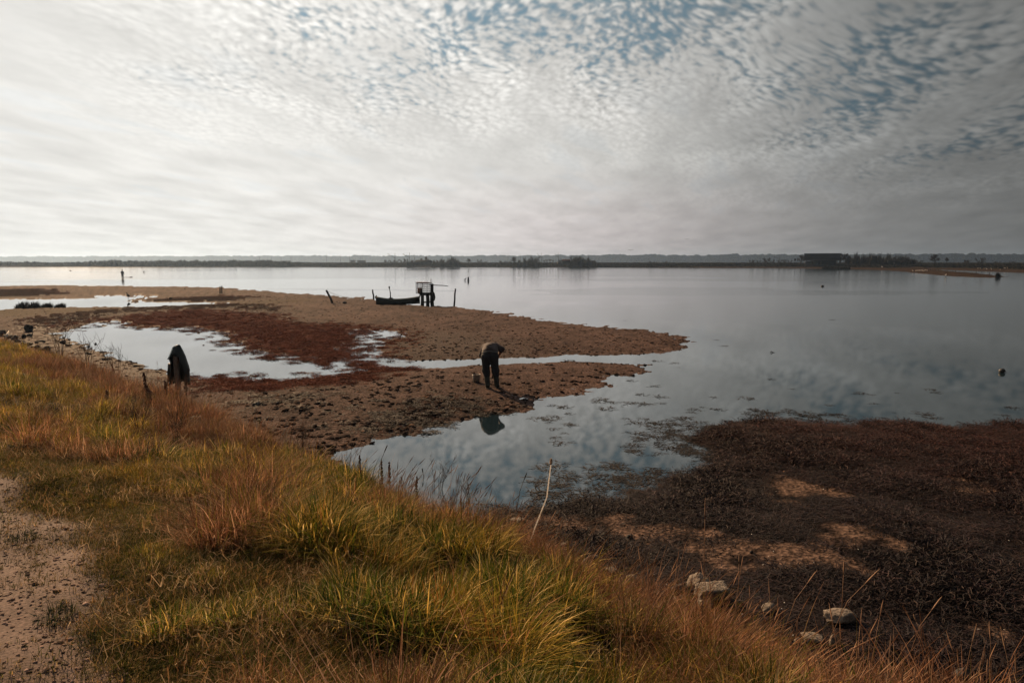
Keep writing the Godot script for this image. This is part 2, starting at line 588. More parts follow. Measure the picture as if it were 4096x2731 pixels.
	var dark := [
		ground_patch([70, 1292, 240, 1265, 420, 1242, 600, 1230, 860, 1220, 1050, 1217, 1130, 1240, 1090, 1258, 900, 1238, 700, 1243, 480, 1260, 360, 1283, 300, 1325, 240, 1330, 220, 1305, 120, 1300]),
		ground_patch([-600, 1160, 0, 1158, 240, 1162, 350, 1166, 240, 1180, 100, 1190, -600, 1202]),
		ground_patch([450, 1214, 600, 1201, 800, 1189, 1000, 1186, 1080, 1195, 880, 1208, 700, 1214]),
		ground_patch([1520, 1722, 1560, 1664, 1700, 1628, 1790, 1610, 1900, 1640, 1880, 1662, 1780, 1690, 1660, 1716]),
		ground_patch([1040, 1590, 1150, 1575, 1200, 1595, 1120, 1625, 1040, 1630]),
		wrack]
	var olive := [ground_patch([-600, 1245, 250, 1237, 500, 1229, 450, 1243, 250, 1268, -600, 1290]), ground_patch([850, 1222, 1000, 1205, 1200, 1200, 1240, 1213, 1000, 1226])]
	var sand := [
		ground_patch([2970, 1972, 3080, 1950, 3160, 1945, 3260, 1978, 3320, 1998, 3200, 2012, 3060, 1998]),
		ground_patch([2120, 2095, 2250, 2070, 2420, 2076, 2560, 2096, 2700, 2130, 2850, 2155, 3000, 2200, 3150, 2230, 3280, 2260, 3420, 2290, 3300, 2292, 3100, 2275, 2900, 2250, 2700, 2215, 2560, 2185, 2420, 2140, 2250, 2128]),
		ground_patch([3280, 2165, 3420, 2150, 3560, 2190, 3520, 2225, 3360, 2222]),
		ground_patch([3830, 1980, 3890, 1962, 3920, 1990, 3860, 2000]),
		ground_patch([4030, 2225, 4300, 2215, 4300, 2255, 4060, 2250]),
		ground_patch([3860, 2520, 3950, 2520, 3960, 2560, 3870, 2555])]
	var silt := [ground_patch([1560, 1330, 1900, 1330, 2080, 1400, 2100, 1436, 1700, 1446, 1540, 1432, 1500, 1390]), ground_patch([120, 1310, 300, 1330, 420, 1400, 700, 1490, 700, 1540, 560, 1540, 300, 1450, 130, 1380])]
	var path := Patch.new(PackedVector2Array([Vector2(-1.0, -1.6), Vector2(-1.78, -2.75), Vector2(-2.2, -3.45), Vector2(-2.65, -4.1), Vector2(-3.2, -4.75), Vector2(-4.3, -5.5), Vector2(-8, -8.0), Vector2(-30, -19), Vector2(-60, -25), Vector2(-60, 30), Vector2(1.0, 30), Vector2(0.6, 0)]))
	return {"spit": [[spit, wrack], 40.0], "wrack": [[wrack], 6.0], "pool": [[pond, puddle, pool_a, pool_b], 30.0], "bank": [[Patch.new(bank)], 30.0], "far": [[far_land], 60.0], "red": [red, 8.0], "dark": [dark, 8.0], "olive": [olive, 8.0], "sand": [sand, 2.0], "silt": [silt, 6.0], "path": [[path], 3.0]}

var wide_n := noise(3, 0.16, 2)
var mid_n := noise(4, 0.7, 2)
var fine_n := noise(5, 3.1, 2)
var blot_n := noise(6, 1.1, 3)

func share(f: float, soft: float, n: float) -> float:
	return smoothstep(-soft, soft, f + n * soft * 1.6)

func build_ground() -> void:
	build_grid()
	var plan := layout()
	for name in plan:
		var f := PackedFloat32Array()
		f.resize(KR * KC)
		var list: Array = plan[name][0]
		var far: float = plan[name][1]
		for i in KR:
			var r := radius[mini(i * 3, NR - 1)]
			for j in KC:
				var a := bearing[j * 4] if j <= 175 else deg_to_rad(42.0 + (j - 175) * 4.0)
				f[i * KC + j] = deepest(list, r * sin(a), -r * cos(a), far)
		fields[name] = f
	var spit: PackedFloat32Array = fields.spit
	var pool: PackedFloat32Array = fields.pool
	var bank: PackedFloat32Array = fields.bank
	var far_f: PackedFloat32Array = fields.far
	var red: PackedFloat32Array = fields.red
	var dark: PackedFloat32Array = fields.dark
	var olive: PackedFloat32Array = fields.olive
	var sand: PackedFloat32Array = fields.sand
	var silt: PackedFloat32Array = fields.silt
	var path: PackedFloat32Array = fields.path
	var wrack: PackedFloat32Array = fields.wrack
	var pos := PackedVector3Array()
	var col := PackedColorArray()
	var sort := PackedByteArray()
	pos.resize(NR * NC)
	col.resize(NR * NC)
	sort.resize(NR * NC)
	tall.resize(NR * NC)
	for i in NR:
		var r := radius[i]
		for j in NC:
			var k := i * NC + j
			var a := bearing[j]
			var x := r * sin(a)
			var z := -r * cos(a)
			var g := Vector2(i, j)
			var n1 := mid_n.get_noise_2d(x, z)
			var n2 := fine_n.get_noise_2d(x, z)
			var n0 := wide_n.get_noise_2d(x, z)
			var blot := blot_n.get_noise_2d(x, z)
			var rag := 0.022 * clampf(r, 6.0, 60.0)
			var fl := field_ij(spit, g) + rag * (n1 + 0.5 * n2 + 0.4 * n0)
			var fp := field_ij(pool, g) + rag * (n1 + 0.6 * n2) + 0.15 + 0.004 * minf(r, 100.0)
			var fb := field_ij(bank, g)
			var ff := field_ij(far_f, g)
			var fm := minf(fl, -fp)
			var h := 0.10 * (1.0 - exp(-fm / 1.6)) if fm > 0.0 else maxf(-0.35, fm * 0.12)
			var kind := 0
			var c := Color(0.212, 0.135, 0.114) * (1.0 + 0.35 * n0 + 0.55 * blot + 0.4 * n2)
			var near_w := smoothstep(-0.8, 0.3, fb)
			h += 0.016 * n1 + 0.011 * n2
			var w_silt := share(field_ij(silt, g), 1.6, blot)
			c = c.lerp(Color(0.185, 0.150, 0.130), w_silt * 0.6)
			var w_olive := share(field_ij(olive, g), 3.0, blot)
			c = c.lerp(Color(0.150, 0.098, 0.045), w_olive * 0.8)
			var fw := field_ij(wrack, g)
			var w_dark := share(field_ij(dark, g) + (0.0 if fw < -3.0 else 0.30), 1.2 if fw < -3.0 else 0.35, blot + 0.6 * n0)
			var w_red := share(field_ij(red, g), 0.9 + 0.008 * r, blot + 0.5 * n0 + 0.35 * n2)
			var weed := Color(0.060, 0.038, 0.033)
			if fw > -2.0:
				weed = Color(0.022, 0.018, 0.019).lerp(Color(0.040, 0.021, 0.018), smoothstep(9.0, 15.0, r))
			c = c.lerp(weed * (1.0 + 0.3 * n2), w_dark * 0.93)
			c = c.lerp(Color(0.180, 0.076, 0.056) * (1.0 + 0.5 * blot), w_red * 0.9)
			if w_red > 0.3 and fp > -0.5:
				h = maxf(h, -0.062 + 0.045 * w_red + 0.05 * (blot + 0.35 * n2))
			var w_sand := share(field_ij(sand, g) + 0.08, 0.22, blot * 2.0 + 0.5 * n2)
			c = c.lerp(Color(0.32, 0.205, 0.155) * (1.0 + 0.3 * n2), w_sand * 0.85)
			h += 0.02 * w_dark * (0.6 + blot) - 0.01 * w_sand
			# damp, darker rim by the water
			if fm < 0.0:
				c = c.lerp(Color(0.060, 0.052, 0.044), clampf(-fm * 1.5, 0.0, 0.9))
			if h < 0.0:
				kind = 1
			elif w_dark < 0.5 and x < -5.0 and w_silt > 0.12 + 0.76 * fposmod(sin(i * 12.9898 + j * 78.233) * 43758.5453, 1.0):
				kind = 2
			if h >= 0.0 and fw < -1.5 and maxf(w_dark, w_red) > 0.45:
				kind = 6
			# far shore: a low levee of soil and salt scrub
			if ff > -20.0:
				var fh := ff + 2.0 * n1
				if fh > -4.0:
					h = maxf(h, clampf(fh * 0.06, -0.2, 1.8) + 0.25 * wide_n.get_noise_2d(x * 0.3, z * 0.3) * smoothstep(5.0, 25.0, fh))
					if h > 0.0:
						kind = 3
						c = Color(0.074, 0.054, 0.044).lerp(Color(0.036, 0.036, 0.026), smoothstep(1.5 if x < 100.0 else 7.0, 5.0 if x < 100.0 else 15.0, fh + 2.0 * n0)) * (1.0 + 0.3 * n1)
			# grass bank
			if fb > -0.6:
				var s := fb + 0.16 * n1
				var hb := 0.02 + 0.92 * smoothstep(-0.05, 1.6, s) + 0.62 * smoothstep(1.2, 5.0, s) + (0.05 * n0 + 0.03 * n1) * smoothstep(0.3, 2.0, s)
				if s > 0.0:
					h = maxf(h, hb)
				if s > 0.12:
					kind = 4
					c = Color(0.030, 0.024, 0.012).lerp(Color(0.060, 0.036, 0.020), clampf(0.5 + blot, 0.0, 1.0) * 0.7)
					var fpath := field_ij(path, g) + 0.25 * n1 + 0.35 * n0
					if fpath > -0.25:
						c = c.lerp(Color(0.27, 0.180, 0.148) * (1.0 + 0.25 * n2 + 0.2 * blot), smoothstep(-0.25, 0.2, fpath))
						h -= 0.025 * smoothstep(-0.3, 0.3, fpath)
						if fpath > 0.0:
							kind = 5
			c.r *= 1.0 - 0.0 * near_w
			pos[k] = Vector3(x, h, z)
			tall[k] = h
			col[k] = c
			sort[k] = kind
	var normals := PackedVector3Array()
	normals.resize(NR * NC)
	for i in NR:
		var i0 := maxi(i - 1, 0) * NC
		var i1 := mini(i + 1, NR - 1) * NC
		for j in NC:
			var along := pos[i1 + j] - pos[i0 + j]
			var across := pos[i * NC + (j + 1) % NC] - pos[i * NC + (j + NC - 1) % NC]
			normals[i * NC + j] = across.cross(along).normalized()
	var grain := noise(21, 0.02, 5)
	var earth := with_grain(tinted(0.9, 0.0, 0.11), grain, 1024, 0.24, 1.0, Vector3(0.55, 0.55, 0.55), 2.2)
	var damp := with_grain(tinted(0.84, 0.0, 0.2), grain, 1024, 0.24, 1.0, Vector3(0.55, 0.55, 0.55), 2.2)
	var wet := with_grain(tinted(0.84, 0.0, 0.17), grain, 1024, 0.24, 1.0, Vector3(0.55, 0.55, 0.55), 2.2)
	var mat := with_grain(tinted(1.0, 0.0, 0.03), grain, 1024, 0.3, 1.0, Vector3(0.7, 0.7, 0.7), 2.5)
	var shore := with_grain(tinted(1.0, 0.0, 0.0), grain, 1024, 0.5, 1.0, Vector3(0.1, 0.1, 0.1))
	var turf := with_grain(tinted(0.95), grain, 1024, 0.45, 1.0, Vector3(0.9, 0.9, 0.9), 1.5)
	var gravel := with_grain(tinted(0.9), noise(22, 0.045, 3, FastNoiseLite.TYPE_CELLULAR), 1024, 0.5, 1.0, Vector3(1.1, 1.1, 1.1), 0.3)
	var about := [
		["mudflat", earth, "tan mud flat and spit laid bare between lagoon and grass bank"],
		["lagoon_bed", damp, "dark muddy bed under the shallow lagoon water"],
		["wet_mud", wet, "glistening wet mud on the near margin of the left pond"],
		["far_shore", shore, "low dark far shore of the lagoon with its bare spit"],
		["grass_bank", turf, "soil of the grassy bank in the foreground"],
		["gravel_path", gravel, "pinkish gravel path at the lower left"],
		["weed_mat", mat, "dark and rust red mats of algae lying on the mud round the pools"]]
	for kind in about.size():
		var map := PackedInt32Array()
		map.resize(NR * NC)
		map.fill(-1)
		var v := PackedVector3Array()
		var nn := PackedVector3Array()
		var cc := PackedColorArray()
		var idx := PackedInt32Array()
		for i in NR - 1:
			for j in NC:
				var a := i * NC + j
				var b := i * NC + (j + 1) % NC
				# land that rises out of the mud takes the whole quad; mud, bed and weed go by its first corner
				var own := 0
				for q in [a, b, a + NC, b + NC]:
					if sort[q] >= 3 and sort[q] <= 5:
						own = maxi(own, sort[q])
				if own == 0:
					own = sort[a]
				if own != kind:
					continue
				for q in [a, b, b + NC, a, b + NC, a + NC]:
					if map[q] < 0:
						map[q] = v.size()
						v.append(pos[q])
						nn.append(normals[q])
						cc.append(col[q])
					idx.append(map[q])
		if kind == 5:
			var c0 := v.size()
			v.append(Vector3(0, tall[0], 0))
			nn.append(Vector3.UP)
			cc.append(col[0])
			for j in NC:
				for q in [j, -1, (j + 1) % NC]:
					if q < 0:
						idx.append(c0)
						continue
					if map[q] < 0:
						map[q] = v.size()
						v.append(pos[q])
						nn.append(normals[q])
						cc.append(col[q])
					idx.append(map[q])
		if idx.is_empty():
			continue
		# clockwise seen from above
		var arrays := []
		arrays.resize(Mesh.ARRAY_MAX)
		arrays[Mesh.ARRAY_VERTEX] = v
		arrays[Mesh.ARRAY_NORMAL] = nn
		arrays[Mesh.ARRAY_COLOR] = cc
		for t in idx.size() / 3:
			var p0 := v[idx[t * 3]]
			var face := (v[idx[t * 3 + 2]] - p0).cross(v[idx[t * 3 + 1]] - p0)
			if face.y < 0.0:
				var s := idx[t * 3 + 1]
				idx[t * 3 + 1] = idx[t * 3 + 2]
				idx[t * 3 + 2] = s
		arrays[Mesh.ARRAY_INDEX] = idx
		var m := ArrayMesh.new()
		m.add_surface_from_arrays(Mesh.PRIMITIVE_TRIANGLES, arrays)
		structure(about[kind][0], m, about[kind][1], about[kind][2], about[kind][0].replace("_", " "))

# the water: one level sheet in three states of wind
func build_water() -> void:
	var wind := noise(31, 0.010, 3)
	var still := PackedInt32Array()
	var states := [PackedInt32Array(), PackedInt32Array(), PackedInt32Array()]
	var rows := 260
	var cols := 360
	var v := PackedVector3Array()
	for i in rows:
		var p := 420.0 * pow(0.0012, float(i) / (rows - 1))
		var r := EYE * LENS / p
		for j in cols:
			var a := deg_to_rad(-60.0 + 120.0 * j / (cols - 1))
			v.append(Vector3(r * sin(a), 0, -r * cos(a)))
	for i in rows - 1:
		for j in cols - 1:
			var a := i * cols + j
			var q := v[a]
			var r := Vector2(q.x, q.z).length()
			# calm water close in and in the pools, breeze farther out in drawn-out bands
			var n := wind.get_noise_2d(q.x * 0.35, q.z * 0.9) + 0.35 * wind.get_noise_2d(q.x * 1.6, q.z * 5.0)
			var pond := field("pool", q.x, q.z) > -3.0
			var level := smoothstep(22.0, 60.0, r) * 0.4 + smoothstep(90.0, 170.0, r) * 0.6 + n * 0.8
			var state := 0 if pond or level < 0.25 else (1 if level < 0.62 else 2)
			for w in [a, a + cols, a + cols + 1, a, a + cols + 1, a + 1]:
				states[state].append(w)
	var ripples := NoiseTexture2D.new()
	ripples.width = 1024
	ripples.height = 1024
	ripples.seamless = true
	ripples.as_normal_map = true
	ripples.bump_strength = 2.0
	ripples.noise = noise(32, 0.016, 4)
	var names := [["still_water", 0.0015, "smooth mirror-like shallow water of the lagoon and its pools", Vector3(0.09, 0.2, 0.42)], ["rippled_water", 0.18, "water of the lagoon in a light breeze", Vector3(0.12, 0.2, 0.5)], ["windblown_water", 0.38, "darker ruffled bands of lagoon water under the wind", Vector3(0.14, 0.2, 0.5)]]
	for k in 3:
		var m := StandardMaterial3D.new()
		var tone := Color(0.013, 0.027, 0.037).linear_to_srgb()
		m.albedo_color = Color(tone.r, tone.g, tone.b, 0.84)
		m.transparency = BaseMaterial3D.TRANSPARENCY_ALPHA
		m.roughness = [0.035, 0.05, 0.08][k]
		m.metallic_specular = 0.62
		m.normal_enabled = true
		m.normal_texture = ripples
		m.normal_scale = names[k][1]
		m.uv1_triplanar = true
		m.uv1_world_triplanar = true
		m.uv1_scale = names[k][3]
		var arrays := []
		arrays.resize(Mesh.ARRAY_MAX)
		var used := PackedInt32Array()
		used.resize(v.size())
		used.fill(-1)
		var vv := PackedVector3Array()
		var nn := PackedVector3Array()
		var idx := PackedInt32Array()
		for q in states[k]:
			if used[q] < 0:
				used[q] = vv.size()
				vv.append(v[q])
				nn.append(Vector3.UP)
			idx.append(used[q])
		if idx.is_empty():
			continue
		arrays[Mesh.ARRAY_VERTEX] = vv
		arrays[Mesh.ARRAY_NORMAL] = nn
		arrays[Mesh.ARRAY_INDEX] = idx
		var am := ArrayMesh.new()
		am.add_surface_from_arrays(Mesh.PRIMITIVE_TRIANGLES, arrays)
		structure(names[k][0], am, m, names[k][2], "water")

# ---------------------------------------------------------------- where a sight line meets the ground
func stand(px: float, py: float, floor_y := -9.0) -> Vector3:
	var d := ray(px, py)
	var p := Vector3(0, EYE, 0)
	var t := 2.0
	while t < 900.0:
		p = Vector3(0, EYE, 0) + d * t
		if p.y <= maxf(height(p.x, p.z), floor_y):
			break
		t += 0.01 + t * 0.0015
	return Vector3(p.x, maxf(height(p.x, p.z), floor_y), p.z)

func px_size(p: Vector3) -> float:       # metres per pixel of the 4096 frame at p
	return Vector2(p.x, p.z).length() / LENS * 0.25

# ---------------------------------------------------------------- grass and weed
func tuft(sd: int, blades: int, spread: float, h0: float, h1: float, wide: float, lean: float, palette: Array, wind := Vector3.ZERO, segments := 3) -> ArrayMesh:
	var r := RandomNumberGenerator.new()
	r.seed = sd
	var s := Shaper.new()
	for i in blades:
		var a := r.randf() * TAU
		var q := sqrt(r.randf()) * spread
		var foot := Vector3(cos(a) * q, -0.02, sin(a) * q)
		var h := lerpf(h0, h1, pow(r.randf(), 1.4))
		var b := a + r.randf_range(-1.2, 1.2)
		var out := Vector3(cos(b), 0, sin(b)) * lean * h * r.randf_range(0.1, 1.8) + wind * h * r.randf_range(-0.2, 1.2)
		var c: Color = palette[r.randi() % palette.size()]
		var k := r.randf_range(0.7, 1.25)
		s.tint = Color(c.r * k, c.g * k, c.b * k)
		s.leaf(foot, out + Vector3(0.001, 0, 0.001), h, wide * r.randf_range(0.6, 1.4), segments, r.randf_range(0.0, 0.45))
	return s.bare()

# a few tall dry stems with slender seed heads
func stalks(sd: int) -> ArrayMesh:
	var r := RandomNumberGenerator.new()
	r.seed = sd
	var s := Shaper.new()
	for i in 7:
		var c := Color(0.46, 0.30, 0.20).lerp(Color(0.24, 0.135, 0.085), r.randf())
		s.tint = c
		var foot := Vector3(r.randf_range(-0.1, 0.1), -0.02, r.randf_range(-0.1, 0.1))
		var h := r.randf_range(0.36, 0.72)
		var lean := Vector3(r.randf_range(-0.05, 0.42), 0, r.randf_range(-0.25, 0.25)) * h
		var path := PackedVector3Array()
		var rad := PackedFloat32Array()
		for k in 6:
			var t := k / 5.0
			path.append(foot + Vector3.UP * h * (t - 0.12 * t * t * t) + lean * t * t)
			rad.append(lerpf(0.0016, 0.0009, t))
		s.tube(path, rad, 3)
		var e := path[5]
		var d := (path[5] - path[4]).normalized()
		s.tint = c * 1.15
		s.tube(PackedVector3Array([e - d * 0.07, e - d * 0.045, e - d * 0.015, e + d * 0.02]), PackedFloat32Array([0.001, 0.0030, 0.0024, 0.0006]), 4, 0.3, i)
	return s.bare()

# limp strands of seagrass and algae heaped on the mud
func wrack_clump(sd: int, strands: int, spread: float, high: float, wide: float, palette: Array) -> ArrayMesh:
	var r := RandomNumberGenerator.new()
	r.seed = sd
	var s := Shaper.new()
	for i in strands:
		var a := r.randf() * TAU
		var q := sqrt(r.randf()) * spread
		var p := Vector3(cos(a) * q, r.randf() * high * 0.7, sin(a) * q)
		var go := r.randf() * TAU
		var c: Color = palette[r.randi() % palette.size()]
		var k := r.randf_range(0.6, 1.4)
		s.tint = Color(c.r * k, c.g * k, c.b * k)
		var side := Vector3(-sin(go), r.randf_range(-0.5, 0.5), cos(go)) * wide * r.randf_range(0.5, 1.3)
		for m in 3:
			var to := p + Vector3(cos(go), 0, sin(go)) * spread * r.randf_range(0.15, 0.4)
			to.y = clampf(p.y + r.randf_range(-0.7, 0.7) * high, 0.0, high)
			s.quad(p - side, to - side, to + side, p + side)
			p = to
			go += r.randf_range(-0.9, 0.9)
	return s.bare()

func place(p: Vector3, turn: float, grow: float, flat := 1.0, tilt := 0.0) -> Transform3D:
	var b := Basis(Vector3.UP, turn)
	if tilt > 0.0:
		b = Basis(Vector3(cos(turn * 3.0), 0, sin(turn * 3.0)), tilt) * b
	return Transform3D(b.scaled_local(Vector3(grow, grow * flat, grow)), p)

var kept_clear: Array[Vector3] = []     # stones that stand free of the grass

func build_grass() -> void:
	var leafy := tinted(0.75, 0.75, 0.12)
	var wind := Vector3(0.30, 0, 0.10)
	var green := [Color(0.050, 0.078, 0.012), Color(0.080, 0.105, 0.015), Color(0.120, 0.135, 0.020), Color(0.045, 0.065, 0.016), Color(0.28, 0.22, 0.035), Color(0.46, 0.29, 0.075), Color(0.62, 0.44, 0.19)]
	var gold := [Color(0.15, 0.140, 0.020), Color(0.23, 0.185, 0.028), Color(0.34, 0.245, 0.045), Color(0.08, 0.095, 0.014), Color(0.52, 0.36, 0.090), Color(0.64, 0.48, 0.20), Color(0.20, 0.10, 0.03)]
	var dry := [Color(0.29, 0.130, 0.068), Color(0.40, 0.190, 0.100), Color(0.16, 0.072, 0.038), Color(0.52, 0.28, 0.165), Color(0.085, 0.042, 0.024), Color(0.60, 0.36, 0.23), Color(0.12, 0.092, 0.022)]
	var rust := [Color(0.12, 0.050, 0.028), Color(0.18, 0.073, 0.039), Color(0.07, 0.030, 0.019), Color(0.25, 0.125, 0.070), Color(0.09, 0.060, 0.022), Color(0.36, 0.22, 0.14)]
	var sod := [Color(0.066, 0.076, 0.016), Color(0.10, 0.092, 0.020), Color(0.15, 0.105, 0.026), Color(0.28, 0.17, 0.06), Color(0.048, 0.062, 0.014), Color(0.42, 0.28, 0.14)]
	var kinds := []
	for v in 4:
		kinds.append(tuft(100 + v, 90, 0.11, 0.02, 0.075, 0.0040, 0.7, sod, wind * 0.3, 2))
	for v in 5:
		kinds.append(tuft(110 + v, 70, 0.075, 0.06, 0.26, 0.0054, 0.45, green, wind * 0.3, 4))
	for v in 4:
		kinds.append(tuft(120 + v, 60, 0.085, 0.05, 0.25, 0.0050, 0.6, gold, wind * 0.35, 4))
	for v in 5:
		kinds.append(tuft(130 + v, 44, 0.085, 0.07, 0.36, 0.0034, 0.62, dry, wind * 0.5, 4))
	for v in 4:
		kinds.append(tuft(140 + v, 60, 0.11, 0.06, 0.27, 0.0036, 0.85, rust, wind * 0.4, 3))
	var straw := [Color(0.42, 0.28, 0.15), Color(0.30, 0.17, 0.08), Color(0.55, 0.40, 0.25), Color(0.20, 0.11, 0.055), Color(0.12, 0.10, 0.03)]
	for v in 3:
		kinds.append(wrack_clump(150 + v, 26, 0.13, 0.10, 0.0013, straw))
	for v in 3:
		kinds.append(stalks(160 + v))
	var spots := []
	var tints := []
	for k in kinds.size():
		spots.append([])
		tints.append([])
	var tries := 74000
	for i in tries:
		var a := deg_to_rad(rng.randf_range(-44.0, 44.0))
		var r := rng.randf_range(1.9, 27.0) if i % 5 < 4 else rng.randf_range(1.9, 8.0)
		var x := r * sin(a)
		var z := -r * cos(a)
		var s := field("bank", x, z)
		if s < 0.05:
			continue
		var fp := field("path", x, z) + 0.25 * mid_n.get_noise_2d(x, z) + 0.35 * wide_n.get_noise_2d(x, z)
		var n := blot_n.get_noise_2d(x * 0.7, z * 0.7)
		var n2 := mid_n.get_noise_2d(x * 1.9 + 50.0, z * 1.9)
		var n3 := wide_n.get_noise_2d(x * 3.0 + 9.0, z * 3.0)
		if fp > 0.05 and rng.randf() > 0.05 + 0.10 * (0.35 - minf(fp, 0.35)) / 0.35:
			continue
		var clump := mid_n.get_noise_2d(x * 1.5 + 20.0, z * 1.5)
		var kind := 1
		var grow := 1.0
		if fp > -0.85 + 0.5 * n + 0.5 * clump:
			kind = 0
			grow = 0.8 + 0.6 * smoothstep(-0.1, -0.8, fp)
			if rng.randf() < 0.22 + 0.3 * clump and fp < -0.2:
				kind = 2 if rng.randf() < 0.6 else 1
				grow = 0.62
		elif s < 1.15 + 0.5 * n + 0.25 * n3:
			kind = 4 if rng.randf() < 0.55 + 0.6 * n2 else 3
			grow = 0.75
			if x > 1.0:
				kind = 3 if rng.randf() < 0.93 else 4
				grow = 0.95
		elif x > 0.75 + 0.9 * n3 and rng.randf() < 0.72 + n2:
			kind = 3
			grow = 0.85
		elif r > 8.5:
			kind = 2 if rng.randf() < 0.6 + n2 else (1 if rng.randf() < 0.65 else 4)
			grow = 0.78
			if s < 2.4 + n and r < 19.0:
				kind = 4 if rng.randf() < 0.65 else 3
				grow = 0.9
		elif n2 > 0.18:
			kind = 2
		if kind == 1 and n3 > 0.25:
			kind = 3
		if (kind == 1 or kind == 2) and fp > -1.3:
			grow *= 0.55 + 0.35 * smoothstep(-0.75, -1.3, fp)
		var beside := false
		for q in kept_clear:
			var d := Vector2(q.x - x, q.z - z)
			var on_way := d.length() < 0.85 and Vector2(x, z).normalized().dot(d.normalized()) > 0.8
			if d.length() < 0.24:
				beside = true
				break
			if on_way and kind != 0:
				kind = 4
				grow = minf(grow, 0.42)
		if beside:
			continue
		# dead straw lying about, and tall stems on the outer bank
		if rng.randf() < (0.09 if kind != 0 else 0.035) and r < 14.0:
			var ks := 22 + rng.randi() % 3
			spots[ks].append(place(Vector3(x, height(x, z) + rng.randf_range(0.0, 0.10), z), rng.randf() * TAU, rng.randf_range(0.7, 1.3), 1.0))
			tints[ks].append(Color(1, 1, 1) * rng.randf_range(0.6, 1.1))
		if kind == 3 and s < 2.0 and rng.randf() < 0.04 and not beside:
			var ks := 25 + rng.randi() % 3
			spots[ks].append(place(Vector3(x, height(x, z), z), rng.randf_range(-0.8, 0.8), rng.randf_range(0.7, 1.15), 1.0))
			tints[ks].append(Color(1, 1, 1) * rng.randf_range(0.6, 1.2))
		# hollows and bare spots
		if kind != 0 and grow > 0.5 and n < -0.42 and rng.randf() < 0.7:
			kind = 0
			grow = 1.2
		grow = maxf(grow, 0.3)
		var low: int = [0, 4, 9, 13, 18][kind]
		var count: int = [4, 5, 4, 5, 4][kind]
		var k := low + rng.randi() % count
		grow *= rng.randf_range(0.6, 1.25) * (1.0 + 0.2 * n + (1.15 * clump if kind != 0 else 0.3 * clump))
		spots[k].append(place(Vector3(x, height(x, z), z), n3 * 5.0 + rng.randf_range(-0.9, 0.9), grow, rng.randf_range(0.8, 1.2)))
		var t := rng.randf_range(0.75, 1.25) * (1.0 + 0.35 * n3 + 0.3 * clump)
		tints[k].append(Color(t * (1.0 + 0.15 * n2), t, t * (1.0 - 0.1 * n2)))
	var names := [["short_turf", "short trodden turf beside the gravel path", "grass"], ["green_grass", "long green grass on the crest of the bank", "grass"], ["golden_grass", "golden green grass on the bank", "grass"], ["dry_grass", "dry tan and pinkish grass on the outer bank", "grass"], ["rust_weeds", "rust brown tangled weeds along the foot of the bank", "weeds"], ["dead_straw", "pale dead straw lying across the grass of the bank", "straw"], ["seeding_stems", "thin dry seeding stems rising over the outer bank", "grass"]]
	for k in kinds.size():
		var g := 0
		for q in [4, 9, 13, 18, 22, 25]:
			if k >= q:
				g += 1
		scatter(names[g][0], kinds[k], leafy, spots[k], tints[k], names[g][1], names[g][2])

